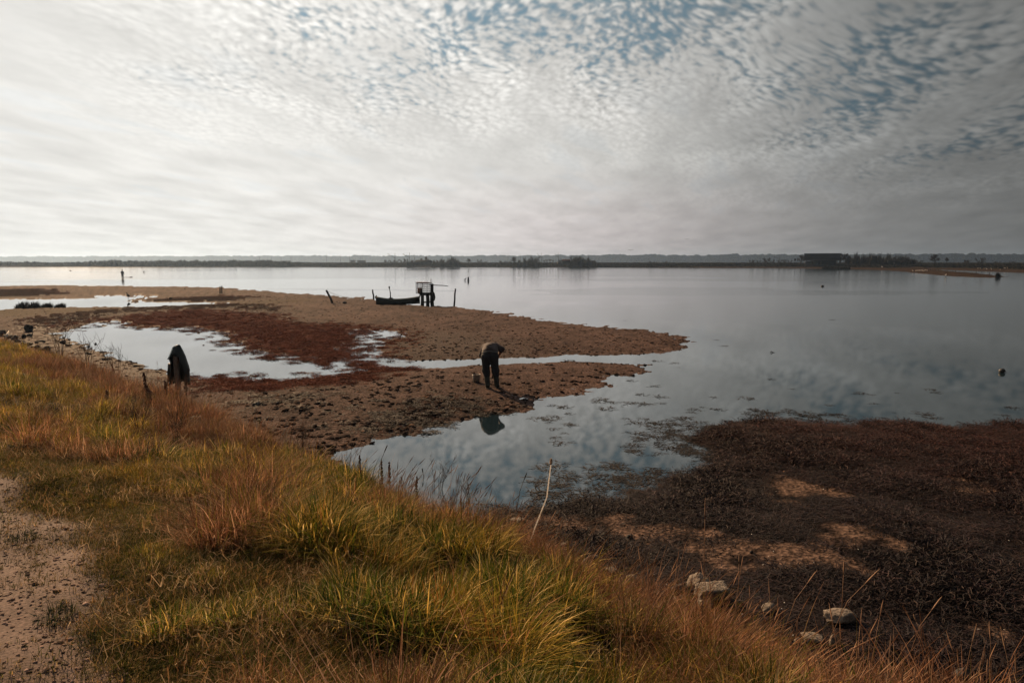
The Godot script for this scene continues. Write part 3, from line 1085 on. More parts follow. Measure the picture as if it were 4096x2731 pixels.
func build_weed() -> void:
	var dark := [Color(0.022, 0.016, 0.016), Color(0.032, 0.018, 0.016), Color(0.016, 0.013, 0.014), Color(0.040, 0.025, 0.021)]
	var red := [Color(0.20, 0.080, 0.056), Color(0.14, 0.054, 0.038), Color(0.29, 0.14, 0.10), Color(0.09, 0.036, 0.027)]
	var wet := tinted(0.75, 0.0, 0.28)
	var matt := tinted(1.0, 0.0, 0.0)
	var clumps := []
	for v in 3:
		clumps.append(wrack_clump(200 + v, 46, 0.13, 0.035, 0.0022, dark))
	for v in 3:
		clumps.append(wrack_clump(210 + v, 44, 0.22, 0.05, 0.005, red))
	for v in 2:
		clumps.append(wrack_clump(220 + v, 26, 0.15, 0.02, 0.006, dark))
	var spots := []
	var tints := []
	for k in clumps.size():
		spots.append([])
		tints.append([])
	for i in 26000:
		var a := deg_to_rad(rng.randf_range(-2.0, 44.0))
		var r := rng.randf_range(4.0, 20.0)
		var x := r * sin(a)
		var z := -r * cos(a)
		if field("bank", x, z) > 0.3 or field("wrack", x, z) < -0.35 + 0.4 * rng.randf():
			continue
		var h := height(x, z)
		if h < -0.05:
			continue
		var n := blot_n.get_noise_2d(x, z)
		if field("sand", x, z) + 0.3 * n + 0.1 * mid_n.get_noise_2d(x * 3.0, z * 3.0) > -0.24 and rng.randf() < 0.97:
			continue
		var thin := wide_n.get_noise_2d(x * 2.2 + 5.0, z * 2.2) + 0.5 * n
		if thin < -0.12 and rng.randf() < 0.75:
			continue
		var k := rng.randi() % 3
		spots[k].append(place(Vector3(x, maxf(h, 0.0), z), rng.randf() * TAU, rng.randf_range(0.5, 1.4) * (1.0 + r * 0.03), maxf(0.7 + 1.2 * thin, 0.35)))
		var t := rng.randf_range(0.5, 1.35) * (1.0 + 0.7 * n)
		var warm := smoothstep(9.0, 15.0, r)
		tints[k].append(Color(t * (0.95 + 0.45 * warm), t * (1.0 - 0.1 * warm), t * (1.12 - 0.3 * warm)))
	for i in 30000:
		var a := deg_to_rad(rng.randf_range(-42.0, 20.0))
		var r := EYE * LENS / rng.randf_range(36.0, 175.0)
		var x := r * sin(a)
		var z := -r * cos(a)
		var n := blot_n.get_noise_2d(x, z)
		var w := share(field("red", x, z), 0.9 + 0.008 * r, n + 0.5 * wide_n.get_noise_2d(x, z) + 0.35 * fine_n.get_noise_2d(x, z))
		var d := share(field("dark", x, z), 1.2, n)
		if field("bank", x, z) > -0.3 or rng.randf() > maxf(w, d * 0.5):
			continue
		var h := height(x, z)
		if h < -0.05 + 0.03 * rng.randf():
			continue
		var is_red := w > d
		var k := 3 + rng.randi() % 3 if is_red else 6 + rng.randi() % 2
		spots[k].append(place(Vector3(x, maxf(h, 0.0), z), rng.randf() * TAU, rng.randf_range(0.5, 1.2), rng.randf_range(0.6, 1.2)))
		var t := rng.randf_range(0.6, 1.3)
		tints[k].append(Color(t, t, t))
	# loose weed adrift beyond the edge of the wrack and off the spit
	for i in 5200:
		var near := i % 3 < 2
		var a := deg_to_rad(rng.randf_range(2.0, 40.0))
		var r := EYE * LENS / (rng.randf_range(130.0, 250.0) if near else rng.randf_range(34.0, 190.0))
		var x := r * sin(a)
		var z := -r * cos(a)
		if height(x, z) > 0.0:
			continue
		var n := mid_n.get_noise_2d(x * 0.8, z * 0.8)
		var fw := field("wrack", x, z)
		var fs := field("spit", x, z)
		var p := 0.012
		var band := 2.2 + 3.0 * smoothstep(10.0, 15.0, r)
		if fw > -band:
			p = 0.7 * pow(clampf((band + fw) / band, 0.0, 1.0), 1.5) * smoothstep(-0.1, 0.4, n + 0.15)
		if fs > -1.6 and fs > fw:
			p = maxf(p, 0.22 * smoothstep(0.0, 0.5, n + 0.05))
		if rng.randf() > p:
			continue
		var k := 6 + rng.randi() % 2
		spots[k].append(place(Vector3(x, 0.0, z), rng.randf() * TAU, rng.randf_range(0.3, 1.3), 0.5))
		tints[k].append(Color(0.55, 0.6, 0.65))
	var names := ["dark_wrack", "red_weed", "loose_weed"]
	var about := ["dark heaped seagrass wrack over the shore at the right", "rust red algae growing in and round the shallow pool", "loose dark weed on the mud and drifting at the water's edge"]
	for k in clumps.size():
		var g := 0 if k < 3 else (1 if k < 6 else 2)
		scatter(names[g], clumps[k], matt if g == 1 else wet, spots[k], tints[k], about[g], "seaweed")

func build_grit() -> void:
	var clod := []
	for v in 3:
		clod.append(stone_mesh(300 + v, Vector3(1, 0.45, 0.75), 4, 0.85, 6))
	var spots := [[], [], [], [], [], []]
	var tints := [[], [], [], [], [], []]
	for i in 60000:
		var a := deg_to_rad(rng.randf_range(-42.0, 22.0))
		var r := EYE * LENS / rng.randf_range(32.0, 300.0)
		var x := r * sin(a)
		var z := -r * cos(a)
		if field("bank", x, z) > 0.2:
			continue
		var h := height(x, z)
		if h < 0.0 or field("spit", x, z) < -1.0:
			continue
		var n := blot_n.get_noise_2d(x * 1.6, z * 1.6) + 0.4 * wide_n.get_noise_2d(x * 2.0, z * 2.0)
		var busy := smoothstep(32.0, 19.0, r) * smoothstep(-9.0, -5.0, x)
		if rng.randf() > 0.24 + 0.85 * smoothstep(-0.1, 0.5, n) * (0.25 + busy):
			continue
		var g := rng.randf_range(0.008, 0.026)
		if rng.randf() < 0.20 * busy + 0.02:
			g = rng.randf_range(0.03, 0.095)
		if r > 22.0:
			g = rng.randf_range(0.025, 0.06) * (1.0 + r * 0.012)
		if field("wrack", x, z) > -2.0:
			if rng.randf() < 0.6:
				continue
			g = minf(g, 0.016)
		var k := rng.randi() % 3
		spots[k].append(place(Vector3(x, h, z), rng.randf() * TAU, g, rng.randf_range(0.5, 1.1) / (1.0 + 0.02 * maxf(r - 18.0, 0.0)), 0.2))
		var t := rng.randf_range(0.5, 1.3)
		tints[k].append(Color(0.036, 0.026, 0.023) * t if rng.randf() < 0.8 else Color(0.14, 0.085, 0.06) * t)
	for i in 22000:
		var a := deg_to_rad(rng.randf_range(-60.0, 10.0))
		var r := rng.randf_range(1.8, 7.5)
		var x := r * sin(a)
		var z := -r * cos(a)
		var fp := field("path", x, z) + 0.25 * mid_n.get_noise_2d(x, z) + 0.35 * wide_n.get_noise_2d(x, z)
		if fp < -0.3 * rng.randf():
			continue
		var k := 3 + rng.randi() % 3
		spots[k].append(place(Vector3(x, height(x, z), z), rng.randf() * TAU, rng.randf_range(0.004, 0.012) * (2.0 if rng.randf() < 0.06 else 1.0), rng.randf_range(0.7, 1.2), 0.3))
		var t := rng.randf_range(0.35, 1.6)
		tints[k].append(Color(0.20, 0.140, 0.118) * t)
	var m := tinted(1.0, 0.0, 0.06)
	for k in 6:
		scatter("mud_clods" if k < 3 else "gravel", clod[k % 3], m, spots[k], tints[k], "small dark clods and shells strewn over the tan mud" if k < 3 else "loose small gravel stones on the path", "clods" if k < 3 else "gravel")
	# shells
	var shell := []
	var pale := []
	for i in 220:
		var a := deg_to_rad(rng.randf_range(-10.0, 40.0))
		var r := EYE * LENS / rng.randf_range(110.0, 400.0)
		var x := r * sin(a)
		var z := -r * cos(a)
		var h := height(x, z)
		if h < 0.0 or field("bank", x, z) > 0.2:
			continue
		shell.append(place(Vector3(x, h + 0.02, z), rng.randf() * TAU, rng.randf_range(0.006, 0.013), 0.5, 0.4))
		pale.append(Color(0.6, 0.56, 0.52) * rng.randf_range(0.6, 1.1))
	scatter("shells", clod[0], m, shell, pale, "tiny pale shells strewn over the mud and the wrack", "shells")

# ---------------------------------------------------------------- people
func make_digger() -> void:
	var foot := stand(1958, 1553)
	var p := thing("person", "person in dark clothes and rubber boots bent over digging on the mud", "person", foot, atan2(-foot.x, -foot.z) * 0.0)
	var plum := paint(Color(0.066, 0.047, 0.050), 0.9)
	var navy := paint(Color(0.026, 0.028, 0.036), 0.9)
	var rubber := paint(Color(0.020, 0.028, 0.024), 0.45)
	var skin := paint(Color(0.30, 0.13, 0.085), 0.6)
	# the body: head, neck, arms and hands, and what the clothes cover
	var hip_l := Vector3(-0.085, 0.80, 0.0)
	var hip_r := Vector3(0.105, 0.80, 0.0)
	var knee_l := Vector3(-0.078, 0.44, -0.03)
	var knee_r := Vector3(0.150, 0.44, -0.02)
	var heel_l := Vector3(-0.045, 0.07, 0.03)
	var heel_r := Vector3(0.195, 0.06, 0.01)
	var chest := Vector3(0.02, 1.0, -0.42)
	var sh_l := Vector3(-0.15, 0.99, -0.44)
	var sh_r := Vector3(0.18, 1.02, -0.42)
	var elbow_l := Vector3(-0.22, 0.78, -0.52)
	var elbow_r := Vector3(0.315, 0.95, -0.44)
	var hand_l := Vector3(0.13, 0.60, -0.40)
	var hand_r := Vector3(0.205, 0.735, -0.42)
	var head := Vector3(0.04, 0.83, -0.66)
	var body := part("body", body_net([
		[hip_l, 0.08, knee_l, 0.055], [knee_l, 0.055, heel_l, 0.04], [hip_r, 0.08, knee_r, 0.055], [knee_r, 0.055, heel_r, 0.04], [hip_l, 0.09, hip_r, 0.09],
		[Vector3(0.01, 0.86, -0.04), 0.11, chest, 0.12], [chest, 0.10, Vector3(0.035, 0.93, -0.57), 0.055], [Vector3(0.035, 0.93, -0.57), 0.055, head, 0.06],
		[head + Vector3(0, 0.03, -0.01), 0.088, head + Vector3(0, -0.05, -0.03), 0.075], [head + Vector3(0, -0.02, -0.075), 0.04, head + Vector3(0, -0.07, -0.09), 0.03],
		[head + Vector3(0, -0.045, -0.12), 0.012, head + Vector3(0, -0.015, -0.115), 0.014], [head + Vector3(-0.09, 0, 0), 0.016, head + Vector3(-0.095, -0.03, 0), 0.014], [head + Vector3(0.09, 0, 0), 0.016, head + Vector3(0.095, -0.03, 0), 0.014],
		[chest, 0.1, sh_l, 0.065], [chest, 0.1, sh_r, 0.065], [sh_l, 0.055, elbow_l, 0.042], [elbow_l, 0.042, hand_l, 0.028], [sh_r, 0.055, elbow_r, 0.045], [elbow_r, 0.045, hand_r, 0.028]], 0.017, 0.03), skin, p)
	for side in [[hand_l, elbow_l, -1.0], [hand_r, elbow_r, 1.0]]:
		var w: Vector3 = side[0]
		var along: Vector3 = (w - side[1]).normalized()
		var grip := Vector3(0.28, 0.93, -0.24).normalized()
		var across := along.cross(grip).normalized()
		var palm := w + along * 0.05
		var bones := [[w, 0.026, palm, 0.030], [w + grip * 0.015, 0.022, palm + grip * 0.03, 0.020], [w - grip * 0.015, 0.022, palm - grip * 0.03, 0.020]]
		for f in 4:
			var root := palm + grip * (0.030 - 0.020 * f) + along * 0.012
			var reach: float = [0.026, 0.030, 0.028, 0.022][f]
			var mid := root + along * reach - across * 0.004
			var tip: Vector3 = mid - across * 0.028 * side[2] + along * 0.004
			bones.append([root, 0.0095, mid, 0.009])
			bones.append([mid, 0.009, tip, 0.008])
			bones.append([tip, 0.008, tip - along * 0.022, 0.0075])
		var thumb: Vector3 = w + grip * 0.03 + along * 0.012
		bones.append([thumb, 0.012, thumb + grip * 0.022 - across * 0.018 * side[2], 0.010])
		bones.append([thumb + grip * 0.022 - across * 0.018 * side[2], 0.010, thumb + along * 0.03 + grip * 0.018 - across * 0.03 * side[2], 0.008])
		part("hand", body_net(bones, 0.006, 0.008), paint(Color(0.28, 0.060, 0.040), 0.7), body)
	var shirt := part("shirt", body_net([
		[Vector3(-0.07, 0.90, -0.05), 0.13, Vector3(-0.05, 1.005, -0.40), 0.125], [Vector3(0.09, 0.90, -0.05), 0.13, Vector3(0.09, 1.01, -0.40), 0.125], [Vector3(0.01, 0.93, -0.12), 0.15, Vector3(0.03, 1.0, -0.30), 0.147],
		[Vector3(-0.13, 0.82, -0.10), 0.07, Vector3(-0.12, 0.95, -0.36), 0.08],
		[Vector3(-0.02, 0.99, -0.45), 0.10, Vector3(0.035, 0.95, -0.53), 0.07], [sh_l, 0.085, elbow_l, 0.068], [sh_r + Vector3(-0.03, 0, 0), 0.095, elbow_r, 0.066], [elbow_r, 0.066, elbow_r.lerp(hand_r, 0.25), 0.055], [elbow_l, 0.066, elbow_l.lerp(hand_l, 0.4), 0.05]], 0.017, 0.05), plum, p)
	var fold := Shaper.new()
	for k in 4:
		var path := PackedVector3Array()
		var rad := PackedFloat32Array()
		for i in 9:
			var t := i / 8.0
			var a := lerpf(0.35, PI - 0.35, t)
			path.append(Vector3(0.01 - cos(a) * 0.175, 0.86 + sin(a) * (0.155 + 0.030 * k), 0.045 - 0.055 * k - 0.02 * sin(a * 3.0 + k)))
			rad.append(0.009 * sin(PI * clampf(t, 0.05, 0.95)) + 0.002)
		fold.tube(path, rad, 5)
	part("fold", fold.done(true), plum, shirt)
	var trousers := part("trousers", body_net([
		[Vector3(-0.085, 0.82, 0.015), 0.125, Vector3(-0.075, 0.90, -0.03), 0.105], [Vector3(0.11, 0.82, 0.015), 0.125, Vector3(0.10, 0.90, -0.03), 0.105],
		[Vector3(-0.095, 0.80, 0.0), 0.115, knee_l + Vector3(-0.01, 0, 0), 0.092], [Vector3(0.115, 0.80, 0.0), 0.115, knee_r, 0.092],
		[knee_l + Vector3(-0.01, 0, 0), 0.092, Vector3(-0.065, 0.345, -0.01), 0.084], [knee_r, 0.092, Vector3(0.165, 0.345, -0.01), 0.084],
		[knee_l + Vector3(-0.06, 0.02, 0.02), 0.05, knee_l + Vector3(0.03, -0.02, 0.03), 0.055], [knee_r + Vector3(0.06, 0.02, 0.02), 0.05, knee_r + Vector3(-0.03, -0.02, 0.03), 0.055]], 0.017, 0.035), navy, p)
	var seam := Shaper.new()
	seam.tube(PackedVector3Array([Vector3(0.012, 0.93, 0.08), Vector3(0.012, 0.82, 0.118), Vector3(0.012, 0.70, 0.085)]), PackedFloat32Array([0.005, 0.006, 0.004]), 5)
	part("seam", seam.done(true), navy, trousers)
	for x in [-0.09, 0.115]:
		var pocket := Shaper.new()
		pocket.box(Transform3D(Basis(Vector3.RIGHT, -0.25), Vector3(x, 0.86, 0.125)), Vector3(0.09, 0.11, 0.012), 0.005)
		part("pocket", pocket.done(), navy, trousers)
	var belt := Shaper.new()
	var ring := []
	for k in 4:
		var row := PackedVector3Array()
		for i in 28:
			var a := -TAU * i / 28
			var grow: float = [0.0, 0.012, 0.012, 0.0][k]
			var hi: float = [-0.018, -0.014, 0.014, 0.018][k]
			row.append(Vector3(0.012 + cos(a) * (0.195 + grow), 0.925 + hi - 0.05 * sin(a) * 0.0 + 0.045 * (1.0 - absf(cos(a))), -0.03 + sin(a) * (0.125 + grow)))
		ring.append(row)
	belt.skin(ring)
	part("belt", belt.done(true), paint(Color(0.13, 0.13, 0.13), 0.7), p)
	for side in [[knee_l, heel_l, -1.0], [knee_r, heel_r, 1.0]]:
		var k: Vector3 = side[0]
		var h: Vector3 = side[1]
		var top := k.lerp(h, 0.22)
		var boot := part("boot", body_net([[top, 0.075, k.lerp(h, 0.65), 0.062], [k.lerp(h, 0.65), 0.062, h + Vector3(0, 0.02, 0), 0.055], [h + Vector3(0, -0.01, 0.0), 0.052, h + Vector3(0.015 * side[2], -0.015, -0.13), 0.045], [h + Vector3(0.015 * side[2], -0.015, -0.13), 0.045, h + Vector3(0.02 * side[2], -0.022, -0.20), 0.036]], 0.014, 0.03), rubber, p)
		var sole := Shaper.new()
		var rings := []
		for yy in [0.0, 0.022]:
			var row := PackedVector3Array()
			for i in 20:
				var a := -TAU * i / 20
				row.append(Vector3(h.x + 0.01 * side[2] + cos(a) * 0.050, h.y - 0.068 + yy, h.z - 0.085 + sin(a) * 0.155))
			rings.append(row)
		sole.skin(rings)
		part("sole", sole.done(true), paint(Color(0.16, 0.14, 0.10), 0.8), boot)
	var hair := part("hair", body_net([[head + Vector3(0, 0.045, 0.02), 0.088, head + Vector3(0, -0.01, 0.045), 0.075]], 0.012, 0.02), paint(Color(0.05, 0.045, 0.045), 0.8), body)
	hair.set_meta("label", "short dark hair")
	# the fork he digs with
	var tool := thing("digging_fork", "long handled digging fork held between the bent person's legs", "fork", foot)
	var s := Shaper.new()
	s.tube(PackedVector3Array([Vector3(0.235, 0.86, -0.45), Vector3(0.15, 0.56, -0.40), Vector3(0.055, 0.20, -0.34)]), PackedFloat32Array([0.016, 0.016, 0.018]), 8)
	part("handle", s.done(true), paint(Color(0.05, 0.035, 0.025), 0.8), tool)
	var head_s := Shaper.new()
	head_s.bar(Vector3(-0.035, 0.20, -0.335), Vector3(0.145, 0.20, -0.345), 0.02, 0.02, 0.004)
	part("crossbar", head_s.done(), paint(Color(0.03, 0.025, 0.022), 0.6), tool)
	for i in 4:
		var tine := Shaper.new()
		var x := -0.03 + i * 0.055
		tine.tube(PackedVector3Array([Vector3(x, 0.20, -0.335), Vector3(x - 0.02, 0.09, -0.31), Vector3(x - 0.035, -0.03, -0.29)]), PackedFloat32Array([0.009, 0.008, 0.005]), 6)
		part("tine", tine.done(true), paint(Color(0.03, 0.025, 0.022), 0.6), tool)
	# turned mud at his feet
	var pail_at := stand(1905, 1529)
	var pail := thing("bucket", "pale scuffed plastic bucket on the mud beside the bent person", "bucket", pail_at, 0.4)
	pail.scale = Vector3.ONE * 1.2
	var shell := Shaper.new()
	shell.lathe(PackedVector2Array([Vector2(0.0, 0.004), Vector2(0.068, 0.004), Vector2(0.074, 0.012), Vector2(0.088, 0.17), Vector2(0.086, 0.172), Vector2(0.070, 0.02), Vector2(0.0, 0.016)]), 24)
	part("shell", shell.done(true), with_grain(paint(Color(0.46, 0.38, 0.31), 0.6), noise(61, 0.02, 4), 256, 0.5, 1.0, Vector3(4, 4, 4), 0.0, false), pail)
	var lip := Shaper.new()
	lip.lathe(PackedVector2Array([Vector2(0.087, 0.160), Vector2(0.094, 0.162), Vector2(0.095, 0.176), Vector2(0.088, 0.179), Vector2(0.085, 0.172)]), 24)
	part("rim", lip.done(true), paint(Color(0.42, 0.35, 0.29), 0.5), pail)
	var bail := Shaper.new()
	var arc := PackedVector3Array()
	var rad := PackedFloat32Array()
	for i in 13:
		var a := PI * i / 12.0
		arc.append(Vector3(cos(a) * 0.096, 0.165 + sin(a) * 0.02, 0.012 + sin(a) * 0.085))
		rad.append(0.0035)
	bail.tube(arc, rad, 6)
	part("handle", bail.done(true), paint(Color(0.15, 0.14, 0.13), 0.5), pail)

func make_wader() -> void:
	var foot := at(489, 1110, 0.0)
	var p := thing("person", "person in dark waders standing far out in the lagoon water", "person", foot, 0.35)
	var dark := paint(Color(0.020, 0.024, 0.032), 0.8)
	var cloth := paint(Color(0.055, 0.052, 0.060), 0.9)
	var skin := paint(Color(0.22, 0.12, 0.085), 0.7)
	var head := Vector3(0.0, 1.50, -0.04)
	var body := part("body", body_net([
		[Vector3(-0.09, 0.82, 0), 0.08, Vector3(-0.10, 0.40, 0), 0.055], [Vector3(-0.10, 0.40, 0), 0.055, Vector3(-0.10, -0.2, 0), 0.045], [Vector3(0.09, 0.82, 0), 0.08, Vector3(0.11, 0.40, 0), 0.055], [Vector3(0.11, 0.40, 0), 0.055, Vector3(0.12, -0.2, 0), 0.045],
		[Vector3(0, 0.85, 0), 0.13, Vector3(0, 1.22, -0.02), 0.15], [Vector3(-0.15, 1.24, -0.02), 0.07, Vector3(0.15, 1.24, -0.02), 0.07], [Vector3(0, 1.25, -0.02), 0.055, head, 0.06], [head, 0.10, head + Vector3(0, 0.08, 0.01), 0.095], [head + Vector3(0, 0.02, -0.1), 0.02, head + Vector3(0, 0.05, -0.1), 0.015],
		[Vector3(-0.2, 1.24, -0.02), 0.055, Vector3(-0.26, 0.98, -0.02), 0.045], [Vector3(-0.26, 0.98, -0.02), 0.045, Vector3(-0.2, 0.76, -0.12), 0.03], [Vector3(0.2, 1.24, -0.02), 0.055, Vector3(0.27, 0.98, 0), 0.045], [Vector3(0.27, 0.98, 0), 0.045, Vector3(0.3, 0.72, -0.06), 0.03]], 0.03, 0.04), skin, p)
	for w in [Vector3(-0.2, 0.76, -0.12), Vector3(0.3, 0.72, -0.06)]:
		var bones := [[w, 0.03, w + Vector3(0, -0.07, -0.01), 0.032]]
		for f in 4:
			bones.append([w + Vector3(-0.03 + 0.02 * f, -0.08, -0.01), 0.01, w + Vector3(-0.032 + 0.021 * f, -0.15 - 0.01 * sin(f * 1.1), -0.03), 0.008])
		bones.append([w + Vector3(0.03, -0.03, -0.01), 0.012, w + Vector3(0.05, -0.09, -0.04), 0.009])
		part("hand", body_net(bones, 0.008, 0.008), skin, body)
	part("jacket", body_net([[Vector3(0, 0.84, 0), 0.17, Vector3(0, 1.2, -0.02), 0.18], [Vector3(-0.15, 1.24, -0.02), 0.09, Vector3(0.15, 1.24, -0.02), 0.09], [Vector3(-0.2, 1.24, -0.02), 0.075, Vector3(-0.26, 0.98, -0.02), 0.065], [Vector3(-0.26, 0.98, -0.02), 0.065, Vector3(-0.21, 0.80, -0.10), 0.05], [Vector3(0.2, 1.24, -0.02), 0.075, Vector3(0.27, 0.98, 0), 0.065], [Vector3(0.27, 0.98, 0), 0.065, Vector3(0.29, 0.76, -0.05), 0.05]], 0.03, 0.05), cloth, p)
	part("waders", body_net([[Vector3(-0.09, 0.82, 0), 0.12, Vector3(-0.10, 0.40, 0), 0.09], [Vector3(-0.10, 0.40, 0), 0.09, Vector3(-0.10, -0.25, 0), 0.08], [Vector3(0.09, 0.82, 0), 0.12, Vector3(0.11, 0.40, 0), 0.09], [Vector3(0.11, 0.40, 0), 0.09, Vector3(0.12, -0.25, 0), 0.08]], 0.03, 0.04), dark, p)
	part("hat", body_net([[head + Vector3(0, 0.10, 0.02), 0.105, head + Vector3(0, 0.14, 0.03), 0.09]], 0.025, 0.02), cloth, p)
	var tub := thing("floating_tray", "low pale floating tray towed on the water by the far wading person", "tray", at(489, 1109, 0.0) + Vector3(1.3, 0.0, 0.1), 0.1)
	var s := Shaper.new()
	s.skin([PackedVector3Array([Vector3(-2.2, 0.0, -0.22), Vector3(1.0, 0, -0.25), Vector3(1.3, 0, 0), Vector3(1.0, 0, 0.25), Vector3(-2.2, 0, 0.22)]), PackedVector3Array([Vector3(-2.3, 0.10, -0.27), Vector3(1.05, 0.12, -0.3), Vector3(1.5, 0.2, 0), Vector3(1.05, 0.12, 0.3), Vector3(-2.3, 0.10, 0.27)]), PackedVector3Array([Vector3(-2.2, 0.10, -0.22), Vector3(1.0, 0.12, -0.25), Vector3(1.35, 0.18, 0), Vector3(1.0, 0.12, 0.25), Vector3(-2.2, 0.10, 0.22)]), PackedVector3Array([Vector3(-2.2, 0.04, -0.2), Vector3(0.9, 0.04, -0.2), Vector3(1.1, 0.04, 0), Vector3(0.9, 0.04, 0.2), Vector3(-2.2, 0.04, 0.2)])])
	tub.scale = Vector3.ONE * 0.6
	part("hull", s.done(), paint(Color(0.8, 0.8, 0.8), 0.4), tub)
	var d := Shaper.new()
	d.box(Transform3D(Basis(), Vector3(0.9, 0.17, 0)), Vector3(0.7, 0.14, 0.36), 0.03)
	part("load", d.done(), paint(Color(0.03, 0.03, 0.035), 0.7), tub)

# ---------------------------------------------------------------- coat on the post
func make_coat_and_post() -> void:
	var foot := stand(713, 1592)
	kept_clear.append(foot)
	kept_clear.append(foot + Vector3(0.22, 0, 0.0))
	kept_clear.append(foot - Vector3(0.22, 0, 0.0))
	var k := px_size(foot) / 6.03      # metres per pixel of the enlarged crop
	var post_h := (1400.0 - 470.0) * k
	var timber := with_grain(paint(Color(0.46, 0.40, 0.35), 0.95), noise(71, 0.02, 4), 512, 0.5, 1.0, Vector3(6, 0.8, 6), 0.6)
	var post := thing("wooden_post", "weathered grey wooden post standing in the weeds on the bank", "post", foot - Vector3(0, 0.12, 0), 0.12)
	var s := Shaper.new()
	var rings := []
	for i in 15:
		var t := i / 14.0
		var row := PackedVector3Array()
		for j in 16:
			var a := -TAU * j / 16
			var sq := 1.0 / maxf(absf(cos(a)), absf(sin(a)))
			var w := 0.060 * lerpf(sq, 1.0, 0.35) * (1.0 - 0.06 * t)
			var top := 0.0 if i < 13 else (-0.05 * (cos(a + 0.8) * 0.5 + 0.5))
			if i == 14:
				w *= 0.8
			row.append(Vector3(cos(a) * w + 0.006 * sin(t * 5.0), t * (post_h + 0.12) + top, sin(a) * w))
		rings.append(row)
	s.skin(rings)
	var cap := Shaper.new()
	for j in range(1, 15):
		cap.tri(rings[14][0], rings[14][j + 1], rings[14][j])
	part("shaft", s.done(true), timber, post)
	part("top", cap.done(), timber, post)
	for y in [0.42, 0.80]:
		var crack := Shaper.new()
		crack.bar(Vector3(-0.012 + 0.02 * y, y * post_h, 0.060), Vector3(-0.018 + 0.03 * y, (y + 0.13) * post_h, 0.0585), 0.004, 0.004)
		part("crack", crack.done(), paint(Color(0.03, 0.025, 0.02), 1.0), post)
	# the coat: hood over the post's head, open towards the bank
	var coat := thing("coat", "dark green waterproof coat hung by its hood over the wooden post", "coat", foot)
	var outline := [[1395, 225, 744, 760], [1380, 240, 690, 778], [1360, 262, 632, 790], [1320, 300, 612, 806], [1270, 350, 594, 826], [1210, 410, 572, 846], [1150, 470, 546, 868], [1085, 535, 524, 884], [1050, 570, 545, 892], [1020, 600, 556, 900], [920, 700, 548, 930], [820, 800, 542, 950], [790, 830, 538, 940], [700, 920, 532, 938], [600, 1020, 515, 942], [545, 1075, 480, 945], [520, 1100, 462, 943]]
	var cloth := paint(Color(0.013, 0.023, 0.024), 0.38, 0.5)
	var sh := Shaper.new()
	var n := 56
	var outer := []
	var inner := []
	for r in outline.size():
		var y: float = (1400.0 - outline[r][1]) * k + 0.0
		var xl: float = (outline[r][2] - 685.0) * k
		var xr: float = (outline[r][3] - 685.0) * k
		var mid := (xl + xr) * 0.5
		var half := (xr - xl) * 0.5
		var t := float(r) / (outline.size() - 1)
		var gap := 0.0 if outline[r][1] < 470 else 0.70 + 0.15 * smoothstep(470.0, 1000.0, outline[r][1])
		var ro := PackedVector3Array()
		var ri := PackedVector3Array()
		for i in n + 1:
			var a := lerpf(PI / 2 + gap, PI / 2 + TAU - gap, float(i) / n)
			var ripple := 1.0 + smoothstep(0.2, 1.0, t) * (0.10 * sin(a * 7.0 + 1.0) + 0.06 * sin(a * 13.0 + t * 3.0)) * (1.0 - absf(cos(a)) * 0.85)
			var deep := maxf(0.16 * smoothstep(0.0, 0.5, t) + 0.015, 0.02) * ripple + 0.02 * smoothstep(0.0, 0.2, t)
			var hem := 0.0
			if r == outline.size() - 1:
				hem = 0.03 * sin(a * 3.0 + 0.6) + 0.012 * sin(a * 8.0)
			var q := Vector3(mid + cos(a) * half, y + hem, sin(a) * deep - 0.015)
			ro.append(q)
			ri.append(Vector3(mid + cos(a) * maxf(half - 0.006, 0.002), y + hem, sin(a) * maxf(deep - 0.006, 0.004) - 0.015))
		outer.append(ro)
		inner.append(ri)
	inner.reverse()
	var all := outer + inner
	sh.skin(all, false)
	part("shell", sh.done(true), cloth, coat)
	var flap := Shaper.new()
	var fr := []
	for i in 7:
		var t := i / 6.0
		fr.append(PackedVector3Array([Vector3((630 - 100 * t - 685) * k, (1400 - 275 - 265 * t) * k, 0.03 + 0.07 * t), Vector3((690 - 75 * t - 685) * k, (1400 - 270 - 180 * t) * k, 0.055 + 0.08 * t), Vector3((700 - 60 * t - 685) * k, (1400 - 300 - 195 * t) * k, 0.05 + 0.07 * t)]))
	flap.skin(fr, true)
	part("hood_flap", flap.done(true), paint(Color(0.016, 0.034, 0.034), 0.25, 0.6), coat)
	var sleeve := Shaper.new()
	sleeve.tube(PackedVector3Array([Vector3((545 - 685) * k, (1400 - 640) * k, 0.0), Vector3((530 - 685) * k, (1400 - 850) * k, 0.02), Vector3((505 - 685) * k, (1400 - 1030) * k, 0.0), Vector3((470 - 685) * k, (1400 - 1130) * k, -0.01)]), PackedFloat32Array([0.05, 0.055, 0.05, 0.035]), 10, 0.12, 3)
	part("sleeve", sleeve.done(true), cloth, coat)

